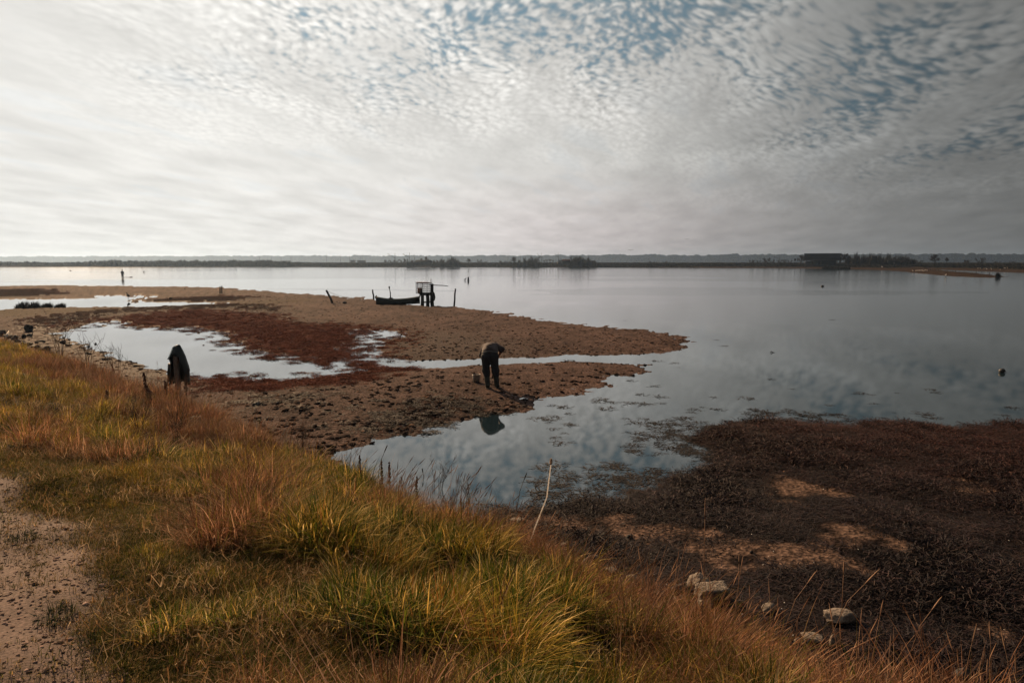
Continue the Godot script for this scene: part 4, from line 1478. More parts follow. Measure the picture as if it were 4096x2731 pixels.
# ---------------------------------------------------------------- boat, landing stage, stakes
func make_boat() -> void:
	var stern := at(1508, 1217, 0.03)
	var bow := at(1677, 1218, 0.03)
	var u := px_size(stern)
	var long := stern.distance_to(bow)
	var o := thing("rowing_boat", "dark green flat bottomed boat pulled up on the edge of the mud spit", "boat", (stern + bow) * 0.5 + Vector3(0, -0.02, 0), 0.14)
	var green := with_grain(paint(Color(0.018, 0.026, 0.026), 0.6), noise(81, 0.02, 4), 256, 0.5, 1.0, Vector3(1, 3, 1), 0.0, false)
	var s := Shaper.new()
	var rings := []
	for i in 13:
		var t := i / 12.0
		var x := (t - 0.5) * long
		var half := lerpf(0.46, 0.30, t) + 0.16 * sin(PI * t)
		var base := 0.02 + 0.08 * pow(t, 3.0)
		var top := 0.58 - 0.34 * sin(PI * pow(t, 0.9)) * 0.55 + 0.02 * pow(t, 4.0)
		rings.append(PackedVector3Array([Vector3(x, base, -half * 0.78), Vector3(x, base, half * 0.78), Vector3(x, top, half), Vector3(x, top, half - 0.035), Vector3(x, base + 0.03, half * 0.74), Vector3(x, base + 0.03, -half * 0.74), Vector3(x, top, -half + 0.035), Vector3(x, top, -half)]))
	s.skin(rings)
	part("hull", s.done(), green, o)
	for e in [0, 12]:
		var q: PackedVector3Array = rings[e]
		var w := Shaper.new()
		var c := (q[0] + q[1] + q[2] + q[7]) * 0.25
		w.box(Transform3D(Basis(), Vector3(q[0].x + (0.02 if e == 0 else -0.02), (q[0].y + q[2].y) * 0.5, 0)), Vector3(0.05, q[2].y - q[0].y + 0.05, (q[2].z - q[7].z) * 0.93), 0.01)
		var tr := part("transom", w.done(), with_grain(paint(Color(0.17, 0.125, 0.10) if e == 0 else Color(0.03, 0.035, 0.033), 0.8), noise(82, 0.03, 3), 256, 0.5, 1.0, Vector3(2, 8, 2), 0.0, false), o)
		if e == 0:
			tr.set_meta("label", "bare grey board closing the stern")
	for z in [-1.0, 1.0]:
		var g := Shaper.new()
		var path := PackedVector3Array()
		var rad := PackedFloat32Array()
		for r in rings:
			path.append(Vector3(r[2].x, r[2].y + 0.015, z * (r[2].z - 0.012)))
			rad.append(0.03)
		g.tube(path, rad, 6)
		part("gunwale", g.done(), paint(Color(0.032, 0.050, 0.042), 0.5), o)
	for t in [0.25, 0.55, 0.8]:
		var b := Shaper.new()
		b.box(Transform3D(Basis(), Vector3((t - 0.5) * long, 0.30, 0)), Vector3(0.18, 0.03, 0.95), 0.006)
		part("thwart", b.done(), paint(Color(0.06, 0.075, 0.06), 0.8), o)
	for z in [-0.42, 0.42]:
		var c := Shaper.new()
		c.tube(PackedVector3Array([Vector3(-0.5 * long, 0.5, z), Vector3(-0.505 * long, 0.66, z), Vector3(-0.485 * long, 0.69, z)]), PackedFloat32Array([0.045, 0.05, 0.03]), 8)
		part("corner_post", c.done(true), paint(Color(0.04, 0.04, 0.038), 0.8), o)
	var f := Shaper.new()
	var fx := (572.0 - 735.0) / 5.227 * u
	f.tube(PackedVector3Array([Vector3(fx + 0.06, 0.42, -0.45), Vector3(fx + 0.03, 0.62, -0.46), Vector3(fx + 0.01, 0.95, -0.47), Vector3(fx - 0.04, 1.22, -0.47), Vector3(fx - 0.05, 1.38, -0.47)]), PackedFloat32Array([0.06, 0.045, 0.03, 0.028, 0.03]), 7, 0.15, 5)
	f.tube(PackedVector3Array([Vector3(fx - 0.05, 1.22, -0.47), Vector3(fx - 0.055, 1.33, -0.47), Vector3(fx - 0.04, 1.41, -0.47)]), PackedFloat32Array([0.055, 0.06, 0.045]), 8)
	f.tube(PackedVector3Array([Vector3(fx + 0.01, 0.86, -0.47), Vector3(fx + 0.06, 0.92, -0.47)]), PackedFloat32Array([0.04, 0.03]), 6)
	part("rowlock_post", f.done(true), paint(Color(0.04, 0.034, 0.03), 0.8), o)
	var fb := Shaper.new()
	fb.box(Transform3D(Basis(), Vector3(fx + 0.05, 0.47, -0.42)), Vector3(0.34, 0.10, 0.14), 0.03)
	part("rowlock_block", fb.done(), paint(Color(0.03, 0.03, 0.03), 0.8), o)

	# landing stage on four legs
	var base := at(1711, 1220.5, 0.0)
	var wood := with_grain(paint(Color(0.048, 0.043, 0.040), 0.9), noise(83, 0.03, 4), 256, 0.5, 1.0, Vector3(2, 1, 2), 0.0, false)
	var st := thing("landing_stage", "small dark wooden landing stage on legs at the boat's bow", "landing stage", base)
	var deck_y := 0.86 + 0.03
	var lx := [(1224.0 - 1330.0) / 5.227 * u, (1326.0 - 1330.0) / 5.227 * u, (1420.0 - 1330.0) / 5.227 * u]
	for i in 3:
		for z in [-0.42, 0.42]:
			var leg := Shaper.new()
			var top := deck_y if i < 2 else 1.62
			leg.tube(PackedVector3Array([Vector3(lx[i] + 0.02 * (i - 1), -0.3, z), Vector3(lx[i] + 0.03 * sin(i * 2.0 + z), 0.4, z), Vector3(lx[i], top, z)]), PackedFloat32Array([0.09, 0.085, 0.075]), 8, 0.12, i)
			part("leg", leg.done(true), wood, st)
	for i in 5:
		var plank := Shaper.new()
		plank.box(Transform3D(Basis(), Vector3((lx[0] + lx[2]) * 0.5 - 0.05, deck_y, -0.44 + 0.22 * i)), Vector3(lx[2] - lx[0] + 0.35, 0.05, 0.19), 0.008)
		part("plank", plank.done(), wood, st)
	for z in [-0.46, 0.46]:
		var beam := Shaper.new()
		beam.bar(Vector3(lx[0] - 0.15, deck_y - 0.08, z), Vector3(lx[2] + 0.1, deck_y - 0.08, z), 0.07, 0.09, 0.01)
		part("beam", beam.done(), wood, st)
		var low := Shaper.new()
		low.bar(Vector3(lx[0], 0.22, z), Vector3(lx[2], 0.26, z), 0.05, 0.06, 0.01)
		part("brace", low.done(), wood, st)
	var ladder := Shaper.new()
	ladder.bar(Vector3(lx[0] - 0.22, 0.55, 0.3), Vector3(lx[0] + 0.02, 1.25, 0.3), 0.07, 0.09, 0.01)
	part("prop", ladder.done(), wood, st)
	var rope := Shaper.new()
	rope.tube(PackedVector3Array([Vector3(lx[2] + 0.09, 1.1, 0.4), Vector3(lx[2] + 0.16, 0.9, 0.42), Vector3(lx[2] + 0.22, 0.62, 0.4), Vector3(lx[2] + 0.15, 0.45, 0.4), Vector3(lx[2] + 0.10, 0.3, 0.38)]), PackedFloat32Array([0.04, 0.07, 0.11, 0.08, 0.04]), 9, 0.35, 9)
	part("hanging_net", rope.done(true), paint(Color(0.02, 0.022, 0.022), 1.0), st)
	var hook := Shaper.new()
	var hp := PackedVector3Array()
	var hr := PackedFloat32Array()
	for i in 11:
		var a := PI * 1.5 - TAU * 0.9 * i / 10.0
		hp.append(Vector3(lx[2] - 0.03 + cos(a) * 0.06, 1.86 + sin(a) * 0.14, 0.2))
		hr.append(0.016)
	hook.tube(hp, hr, 5)
	part("wire_loop", hook.done(true), paint(Color(0.12, 0.06, 0.05), 0.7), st)
	# the cage crate
	var x0 := (1114.0 - 1330.0) / 5.227 * u
	var x1: float = lx[2] - 0.06
	var cage := thing("wire_cage", "rusty wire cage crate on top of the landing stage", "cage", base + Vector3(0, deck_y + 0.03, 0))
	var iron := paint(Color(0.032, 0.028, 0.026), 0.8)
	var ch := 0.76
	for q in [[x0, -0.4], [x0, 0.4], [x1, -0.4], [x1, 0.4], [(x0 + x1) * 0.66, 0.4]]:
		var c := Shaper.new()
		c.bar(Vector3(q[0], 0, q[1]), Vector3(q[0], ch, q[1]), 0.045, 0.045)
		part("upright", c.done(), iron, cage)
	for z in [-0.4, 0.4]:
		for y in [0.02, 0.17, 0.32, 0.47, 0.62, ch]:
			var c := Shaper.new()
			var d := 0.045 if y == ch or y == 0.02 else 0.02
			c.bar(Vector3(x0, y, z), Vector3(x1, y, z), d, d)
			part("rail", c.done(), iron, cage)
		for i in 9:
			var x := lerpf(x0, x1, (i + 1) / 10.0)
			var c := Shaper.new()
			c.bar(Vector3(x, 0, z), Vector3(x, ch, z), 0.02, 0.02)
			part("wire", c.done(), iron, cage)
	for i in 8:
		var x := lerpf(x0 + 0.05, x1, i / 7.0)
		var c := Shaper.new()
		c.bar(Vector3(x, ch + 0.02, -0.42), Vector3(x, ch + 0.02, 0.42), 0.03, 0.03)
		part("top_bar", c.done(), iron, cage)
	var lid := Shaper.new()
	lid.bar(Vector3(x0 - 0.05, ch + 0.07, 0.1), Vector3(lerpf(x0, x1, 0.85), ch + 0.06, 0.1), 0.85, 0.02)
	part("lid", lid.done(), paint(Color(0.15, 0.075, 0.06), 0.9), cage)
	var can := thing("orange_box", "faded orange plastic box standing inside the wire cage", "box", base + Vector3((1170.0 - 1330.0) / 5.227 * u, deck_y + 0.03, 0.1))
	var cs := Shaper.new()
	cs.box(Transform3D(Basis(), Vector3(0, 0.2, 0)), Vector3(0.30, 0.36, 0.3), 0.03)
	part("shell", cs.done(), paint(Color(0.42, 0.16, 0.07), 0.6), can)
	var cl := Shaper.new()
	cl.box(Transform3D(Basis(), Vector3(0, 0.395, 0)), Vector3(0.33, 0.03, 0.33), 0.01)
	part("lid", cl.done(), paint(Color(0.22, 0.09, 0.05), 0.6), can)
	var pole := Shaper.new()
	pole.tube(PackedVector3Array([Vector3(-0.25, 0.03, 0), Vector3(0.9, -0.02, 0), Vector3((1755.0 - 1430.0) / 5.227 * u, -0.06, 0)]), PackedFloat32Array([0.032, 0.03, 0.026]), 7)
	solo("jutting_pole", pole.done(true), wood, "thin pole jutting out level over the water from the landing stage", "pole", base + Vector3(lx[2], 1.52, 0.1))

func stake(called: String, px0: float, py0: float, px1: float, py1: float, thick: float, label: String, tone := Color(0.028, 0.025, 0.024), bent := 0.0, group := "") -> Node3D:
	var foot := stand(px0, py0, 0.0)
	var top := at_range(px1, py1, Vector2(foot.x, foot.z).length()) - foot
	var s := Shaper.new()
	var side := Vector3(thick, 0, 0)
	s.tube(PackedVector3Array([Vector3(0, -0.25, 0), top * 0.33 + side * bent, top * 0.66 - side * bent * 0.6, top]), PackedFloat32Array([thick * 1.15, thick, thick * 0.95, thick * 0.85]), 8, 0.08, int(px0))
	return solo(called, s.done(true), paint(tone, 0.9), label, "stake", foot, group)

func make_stakes() -> void:
	stake("leaning_stake", 1332, 1212, 1304, 1160, 0.085, "dark stake leaning to the left at the edge of the mud spit")
	var foot := stand(1332, 1212)
	var far := stand(1440, 1188, 0.0)
	var tip := at_range(1306, 1163, Vector2(foot.x, foot.z).length())
	var rope := Shaper.new()
	var pts := PackedVector3Array()
	var rad := PackedFloat32Array()
	for i in 12:
		var t := i / 11.0
		pts.append(tip.lerp(far, t) - Vector3(0, 0.25 * sin(PI * t), 0) - foot)
		rad.append(0.016)
	rope.tube(pts, rad, 4)
	solo("mooring_rope", rope.done(), paint(Color(0.20, 0.15, 0.13), 0.9), "thin slack mooring rope running from the leaning stake to the water", "rope", foot)
	stake("thin_stake", 1494, 1194, 1490, 1158, 0.07, "thin upright stake in the mud left of the boat", Color(0.03, 0.026, 0.025), 0.3)
	stake("thin_stake", 1815, 1222, 1822, 1154, 0.065, "tall thin stake in the water right of the landing stage", Color(0.026, 0.024, 0.023), 0.4)
	stake("short_stake", 879, 1174, 879, 1145, 0.06, "left of the two short stakes side by side on the far part of the spit")
	stake("short_stake", 886, 1173, 886, 1143, 0.06, "right and taller of the two short stakes side by side on the spit")
	stake("stub_stake", 681, 1196, 681, 1189, 0.13, "short stub of a stake at the end of the left pool")
	stake("water_stake", 1873, 1123, 1873, 1108, 0.16, "small stake standing alone in open water beside a swimming bird")
	stake("leaning_twig", 124, 1350, 130, 1330, 0.018, "little dead twig sticking up near the dark boulder")
	var c := 0
	for q in [[3659, 1076, 1073], [3723, 1080.5, 1075], [3744, 1081.5, 1078.5], [3756, 1083, 1076.5], [3790, 1086, 1078.5], [3811, 1088, 1083.5], [3823, 1089, 1081], [3906, 1095, 1086], [3959, 1100, 1090]]:
		c += 1
		stake("fence_stake", q[0], q[1], q[0] + 0.6, q[2], 0.10, "small stake along the channel behind the right hand spit, %s from the left" % ORDER[c - 1], Color(0.04, 0.037, 0.035), 0.0, "stakes in a row along the far channel")

# ---------------------------------------------------------------- stones
func put_stone(mesh: Mesh, m: Material, called: String, px: float, py: float, size: float, label: String, turn := 0.0, squash := 1.0, group := "", sink := 0.25, tilt := 0.0) -> void:
	var foot := stand(px, py, 0.0)
	var w := px_size(foot) * size * (0.60 if called.begins_with("stone") else 0.48)
	var o := solo(called, mesh, m, label, "stone", foot + Vector3(0, w * squash * (0.55 - sink), 0), group)
	o.rotation = Vector3(tilt, turn, tilt * 0.7)
	if foot.x > 0.3 and foot.z > -9.0 and called.begins_with("stone"):
		kept_clear.append(foot)
	o.scale = Vector3(w, w * squash, w)

func make_stones() -> void:
	var pale := with_grain(paint(Color(0.36, 0.29, 0.235), 0.95), noise(91, 0.02, 5), 512, 0.45, 1.0, Vector3(3.5, 3.5, 3.5), 0.8)
	var grey := with_grain(paint(Color(0.15, 0.125, 0.11), 0.95), noise(92, 0.02, 5), 512, 0.4, 1.0, Vector3(3.5, 3.5, 3.5), 0.8)
	var black := with_grain(paint(Color(0.040, 0.034, 0.033), 0.8), noise(93, 0.02, 4), 512, 0.5, 1.0, Vector3(3, 3, 3), 0.8)
	var orange := paint(Color(0.42, 0.19, 0.08), 0.8)
	var shapes := []
	for i in 7:
		shapes.append(stone_mesh(400 + i, Vector3(1.0, [0.62, 0.5, 0.8, 0.55, 0.7, 0.9, 0.45][i], [0.8, 0.9, 0.75, 0.6, 0.85, 0.7, 0.8][i]), 9, 0.16, 16))
	var slab := stone_mesh(431, Vector3(1.5, 0.85, 0.9), 3, 0.10, 22, true)
	# on the outer bank at the right
	put_stone(slab, pale, "stone_block", 2848, 2400, 122, "broad flat topped stone block at the front of the stone heap", 0.15, 0.85, "", 0.05)
	put_stone(shapes[4], pale, "stone_block", 2800, 2362, 100, "pale knobbly stone at the top of the stone heap", 0.9, 0.9, "", 0.05)
	put_stone(shapes[3], grey, "stone_block", 2714, 2390, 66, "grey stone leaning at the left end of the stone heap", 0.4, 1.3, "", 0.0, 0.4)
	put_stone(shapes[0], pale, "stone_block", 2722, 2432, 80, "pale sloping stone low at the left of the stone heap", 1.2, 0.9, "", 0.1, 0.5)
	put_stone(shapes[2], pale, "stone_block", 2824, 2432, 74, "small pale stone wedged under the flat stone block", 0.3, 0.6, "", 0.1)
	put_stone(shapes[1], grey, "stone_block", 2634, 2400, 80, "half buried grey stone in the grass left of the stone heap", 2.0, 0.8)
	put_stone(shapes[5], pale, "stone_block", 3074, 2448, 62, "small angular pale stone between the stone heap and the long boulder", 0.6, 0.6, "", 0.1, 0.3)
	put_stone(shapes[3], pale, "stone_block", 3361, 2496, 135, "long pale smooth boulder lying on the edge of the wrack", 0.1, 0.62, "", 0.1)
	put_stone(shapes[1], pale, "stone_block", 3244, 2566, 80, "flat pale stone in the dry grass below the long boulder", -0.2, 0.5, "", 0.1)
	put_stone(shapes[5], pale, "stone_block", 3190, 2576, 30, "little round stone touching the flat stone in the dry grass", 0.7, 1.2)
	put_stone(shapes[2], pale, "stone_block", 3338, 2590, 34, "upright narrow stone in the dry grass under the long boulder", 0.2, 1.9, "", 0.0)
	put_stone(shapes[6], pale, "stone_block", 2068, 2092, 62, "flat pale stone by the water's edge at the near tip of the pond", 0.2, 0.55, "", 0.05)
	put_stone(shapes[2], grey, "stone_block", 2160, 2205, 34, "left stone of the grey rubble row at the foot of the bank", 0.5, 0.9)
	put_stone(shapes[4], grey, "stone_block", 2200, 2200, 40, "middle stone of the grey rubble row at the foot of the bank", 1.5, 0.9)
	put_stone(shapes[0], grey, "stone_block", 2262, 2212, 56, "big slanting stone of the grey rubble row at the foot of the bank", 0.7, 1.4, "", 0.1, 0.5)
	put_stone(shapes[3], grey, "stone_block", 2160, 2172, 40, "thin flat stone above the grey rubble row", 0.1, 0.4)
	put_stone(shapes[5], grey, "stone_block", 2368, 2290, 84, "large rough grey stone half hidden by dry grass stems", 0.5, 1.1, "", 0.1)
	put_stone(shapes[1], grey, "stone_block", 2452, 2298, 60, "dark grey stone beside the large rough stone in the grass", 1.9, 0.9)
	put_stone(shapes[0], pale, "stone_block", 2528, 2330, 50, "pale pointed stone right of the large rough stone", 0.2, 1.1, "", 0.1, 0.4)
	put_stone(shapes[4], pale, "stone_block", 2580, 2380, 60, "flat stone sunk in grass between the pointed stone and the heap", 0.9, 0.6)
	put_stone(shapes[2], black, "dark_stone", 2520, 2156, 40, "single dark stone on the tan strip in the wrack", 0.4, 0.9)
	put_stone(shapes[5], black, "dark_stone", 3007, 2214, 22, "small dark stone on the sandy streak in the wrack", 0.4, 0.8)
	put_stone(shapes[4], black, "dark_stone", 3858, 2722, 74, "dark rough stone at the bottom edge right of the dry grass", 0.4, 1.0, "", 0.1)
	put_stone(shapes[0], orange, "orange_stone", 3138, 1890, 13, "little orange stone high on the wrack, leftmost of three", 0.0, 0.8, "", 0.0)
	put_stone(shapes[4], orange, "orange_stone", 3465, 1907, 16, "ochre stone on the wrack right of the first orange one", 0.5, 0.8, "", 0.0)
	put_stone(shapes[2], orange, "orange_stone", 3491, 2043, 12, "small bright orange stone in the middle of the wrack", 0.9, 0.8, "", 0.0)
	put_stone(shapes[6], pale, "pale_stone", 2750, 2032, 26, "pale stone on the wrack near the water's edge", 0.3, 0.7, "", 0.0)
	put_stone(shapes[0], pale, "pale_stone", 3734, 2176, 14, "small pale stone alone on the dark wrack at the right", 0.3, 0.7, "", 0.0)
	put_stone(shapes[5], pale, "pale_stone", 3832, 2451, 14, "small pale pebble on the dark wrack near the right edge", 0.3, 0.8, "", 0.0)
	put_stone(shapes[4], pale, "pale_stone", 3355, 2314, 15, "small pale pebble on the wrack above the long boulder", 0.3, 0.8, "", 0.0)
	# on the mud at the left
	put_stone(shapes[5], black, "dark_boulder", 114, 1326, 31, "largest dark pointed boulder on the mud at the far left", 0.5, 1.1, "", 0.05)
	put_stone(shapes[3], black, "dark_boulder", 116, 1347, 29, "long dark block lying below the pointed boulder", 0.1, 0.8, "", 0.1)
	put_stone(shapes[2], black, "dark_boulder", 94, 1351, 18, "round dark stone touching the long dark block", 0.1, 1.1, "", 0.05)
	put_stone(shapes[4], black, "dark_boulder", 251, 1374, 21, "dark stone at the left tip of the pond", 0.6, 1.0, "", 0.05)
	put_stone(shapes[1], black, "dark_boulder", 271, 1385, 27, "flat dark stone just below the stone at the pond's left tip", 0.2, 0.75, "", 0.1)
	put_stone(shapes[0], black, "dark_boulder", 167, 1366, 24, "flat dark stone with a twig beside it on the left mud", 0.3, 0.6, "", 0.1)
	put_stone(shapes[2], black, "dark_boulder", 381, 1376, 9, "tiny dark stone standing in the pond", 0.3, 0.8, "", 0.0)
	put_stone(shapes[4], black, "dark_boulder", 1024, 1621, 34, "dark stone on the mud below the pond's right end", 0.3, 0.8)
	put_stone(shapes[0], black, "dark_boulder", 1866, 1391, 20, "dark lump on the upper mud left of the bent person", 0.3, 0.9)
	put_stone(shapes[1], black, "dark_boulder", 1447, 1234, 11, "small dark lump on the spit in front of the boat", 0.3, 0.9)
	put_stone(shapes[5], black, "dark_boulder", 1378, 1214, 20, "dark lump beside the foot of the leaning stake", 0.2, 0.7)
	put_stone(shapes[2], black, "dark_boulder", 738, 1155, 7, "small dark lump on the far part of the spit left of the two stakes", 0.2, 0.9)
	var k := -1
	for q in [[80, 1319, 9], [138, 1313, 10], [145, 1372, 16], [150, 1304, 12], [177, 1338, 9], [217, 1341, 15], [217, 1358, 10], [255, 1353, 18], [275, 1358, 10], [309, 1378, 16], [333, 1393, 10], [353, 1385, 22], [404, 1453, 12], [478, 1444, 12], [562, 1476, 14], [590, 1551, 18], [640, 1492, 16], [766, 1560, 16]]:
		k += 1
		put_stone(shapes[int(q[0]) % 7], black, "mud_stone", q[0], q[1], q[2], "small dark stone on the mud beside the left pond, %s from the left" % ORDER[k], q[0] * 0.7, 0.6, "small dark stones on the mud by the left pond", 0.1)
	# riprap along the foot of the bank
	k = -1
	for q in [[10, 1343, 26], [30, 1352, 24], [55, 1358, 20], [70, 1368, 22], [92, 1374, 20], [112, 1382, 22], [131, 1388, 20], [150, 1394, 18], [170, 1400, 30], [186, 1408, 26], [204, 1424, 22], [222, 1432, 24], [240, 1444, 22], [254, 1450, 18], [270, 1462, 20], [290, 1474, 18], [345, 1480, 24], [362, 1488, 24], [385, 1500, 34], [404, 1512, 28], [430, 1520, 20], [779, 1695, 44], [815, 1690, 36], [856, 1690, 40], [902, 1698, 36], [966, 1734, 44], [1010, 1756, 40], [1040, 1768, 30], [1062, 1784, 40], [1092, 1796, 34], [1120, 1808, 40], [1156, 1832, 48], [1190, 1846, 36]]:
		k = 0 if q[0] == 345 or q[0] == 779 else k + 1
		put_stone(shapes[int(q[0] * 3) % 7], black if int(q[0]) % 5 > 0 else grey, "bank_stone", q[0], q[1], q[2] * (1.1 + 0.5 * sin(q[0] * 1.3)), "dark stone at the bank's foot, %s of those %s" % [ORDER[k], "from the left edge" if q[0] < 300 else ("in the group left of the coat" if q[0] < 500 else "right of the coat")], q[0] * 0.9, 0.85 + 0.3 * sin(q[0] * 2.1), "dark stones along the foot of the grass bank", 0.2, 0.3 * sin(q[0] * 0.7))
	put_stone(shapes[0], black, "bank_boulder", 930, 1690, 52, "rounded dark boulder standing out of the stones right of the coat", 0.4, 0.95, "", 0.1)
	# driftwood
	for q in [[408, 1440, 442, 1437, 4.0, "dark log lying on the mud between bank and pond"], [341, 1415, 365, 1418, 3.0, "short dark stick with a knot on the mud below the pond"], [396, 1409, 424, 1408, 2.0, "thin dark stick lying on the mud near the pond's edge"], [528, 1463, 594, 1468, 2.2, "long flat piece of driftwood on the mud left of the coat"], [1645, 1546, 1690, 1542, 2.6, "dark stick lying on the mud left of the bucket"]]:
		var a := stand(q[0], q[1])
		var b := stand(q[2], q[3])
		var w: float = px_size(a) * q[4]
		var s := Shaper.new()
		var d := b - a
		s.tube(PackedVector3Array([Vector3.ZERO, d * 0.3 + Vector3(0, w * 0.5, 0), d * 0.7 + Vector3(0, w * 0.2, w), d]), PackedFloat32Array([w * 0.8, w, w * 0.95, w * 0.6]), 8, 0.15, int(q[0]))
		solo("driftwood", s.done(true), black, q[5], "driftwood", a + Vector3(0, w * 0.5, 0))
	var fp := stand(20, 1366)
	var fq := stand(36, 1354)
	var s2 := Shaper.new()
	s2.bar(Vector3.ZERO, fq - fp + Vector3(0, 0.12, 0), 0.02, 0.14, 0.004)
	solo("pale_plank", s2.done(), paint(Color(0.45, 0.40, 0.36), 0.8), "pale broken plank among the stones at the far left of the bank", "plank", fp + Vector3(0, 0.15, 0))

# ---------------------------------------------------------------- bare winter trees and scrub
func twig(s: Shaper, r: RandomNumberGenerator, p: Vector3, d: Vector3, long: float, thick: float, level: int) -> void:
	var end := p + (d + Vector3(r.randf_range(-1, 1), r.randf_range(-0.2, 0.7), r.randf_range(-1, 1)) * 0.22).normalized() * long
	var side := d.cross(Vector3(r.randf() - 0.5, 0.4, r.randf() - 0.5)).normalized() * thick
	s.quad(p - side, end - side * 0.4, end + side * 0.4, p + side)
	if level == 0:
		return
	for i in 4:
		var go := (d + Vector3(r.randf_range(-1, 1), r.randf_range(-0.3, 0.9), r.randf_range(-1, 1)) * 0.85).normalized()
		twig(s, r, p.lerp(end, r.randf_range(0.25, 1.0)), go, long * r.randf_range(0.5, 0.8), thick * 0.7, level - 1)

# a winter tree one unit high: «low» is where its branches begin, «wide» its spread
func bare_tree(sd: int, low: float, wide: float, stems: int) -> Node3D:
	var r := RandomNumberGenerator.new()
	r.seed = sd
	var limbs := Shaper.new()
	var twigs := Shaper.new()
	for k in stems:
		var a := TAU * k / stems + r.randf()
		var lean := Vector3(cos(a), 0, sin(a)) * (0.0 if stems == 1 else wide * 0.55)
		var path := PackedVector3Array()
		var rad := PackedFloat32Array()
		for i in 5:
			var t := i / 4.0
			path.append(Vector3(r.randf_range(-1, 1) * 0.02, t * 0.72 - 0.03, r.randf_range(-1, 1) * 0.02) + lean * pow(t, 0.8))
			rad.append(lerpf(0.034, 0.012, t) / sqrt(stems))
		limbs.tube(path, rad, 6)
		var count := 22 / stems + 4
		for i in count:
			var t := lerpf(low, 1.0, (i + r.randf()) / count)
			var b := r.randf() * TAU
			var p := path[int(t * 3.99)].lerp(path[mini(int(t * 3.99) + 1, 4)], t * 3.99 - int(t * 3.99))
			var out := Vector3(cos(b), 0, sin(b)) * wide
			var go := (out * (1.25 - 0.8 * t) + Vector3.UP * (0.35 + 0.6 * t) + lean * 0.5).normalized()
			var long := 0.34 * (1.0 - 0.35 * t) * r.randf_range(0.7, 1.1)
			var e := p + go * long
			limbs.tube(PackedVector3Array([p, p.lerp(e, 0.5) + Vector3(0, 0.012, 0), e]), PackedFloat32Array([0.014, 0.011, 0.006]), 4)
			for m in 5:
				twig(twigs, r, p.lerp(e, r.randf_range(0.35, 1.0)), (go + Vector3(r.randf_range(-1, 1), r.randf_range(-0.2, 0.8), r.randf_range(-1, 1)) * 0.6).normalized(), long * 0.5, 0.011, 2)
	var o := Node3D.new()
	part("trunk", limbs.done(), paint(Color(0.028, 0.025, 0.023), 0.95), o)
	part("crown", twigs.bare(), paint(Color(0.036, 0.030, 0.027), 0.95), o)
	var box: AABB = (o.get_child(1) as MeshInstance3D).mesh.get_aabb()
	o.set_meta("size", Vector2(box.end.y, maxf(box.size.x, box.size.z)))
	return o

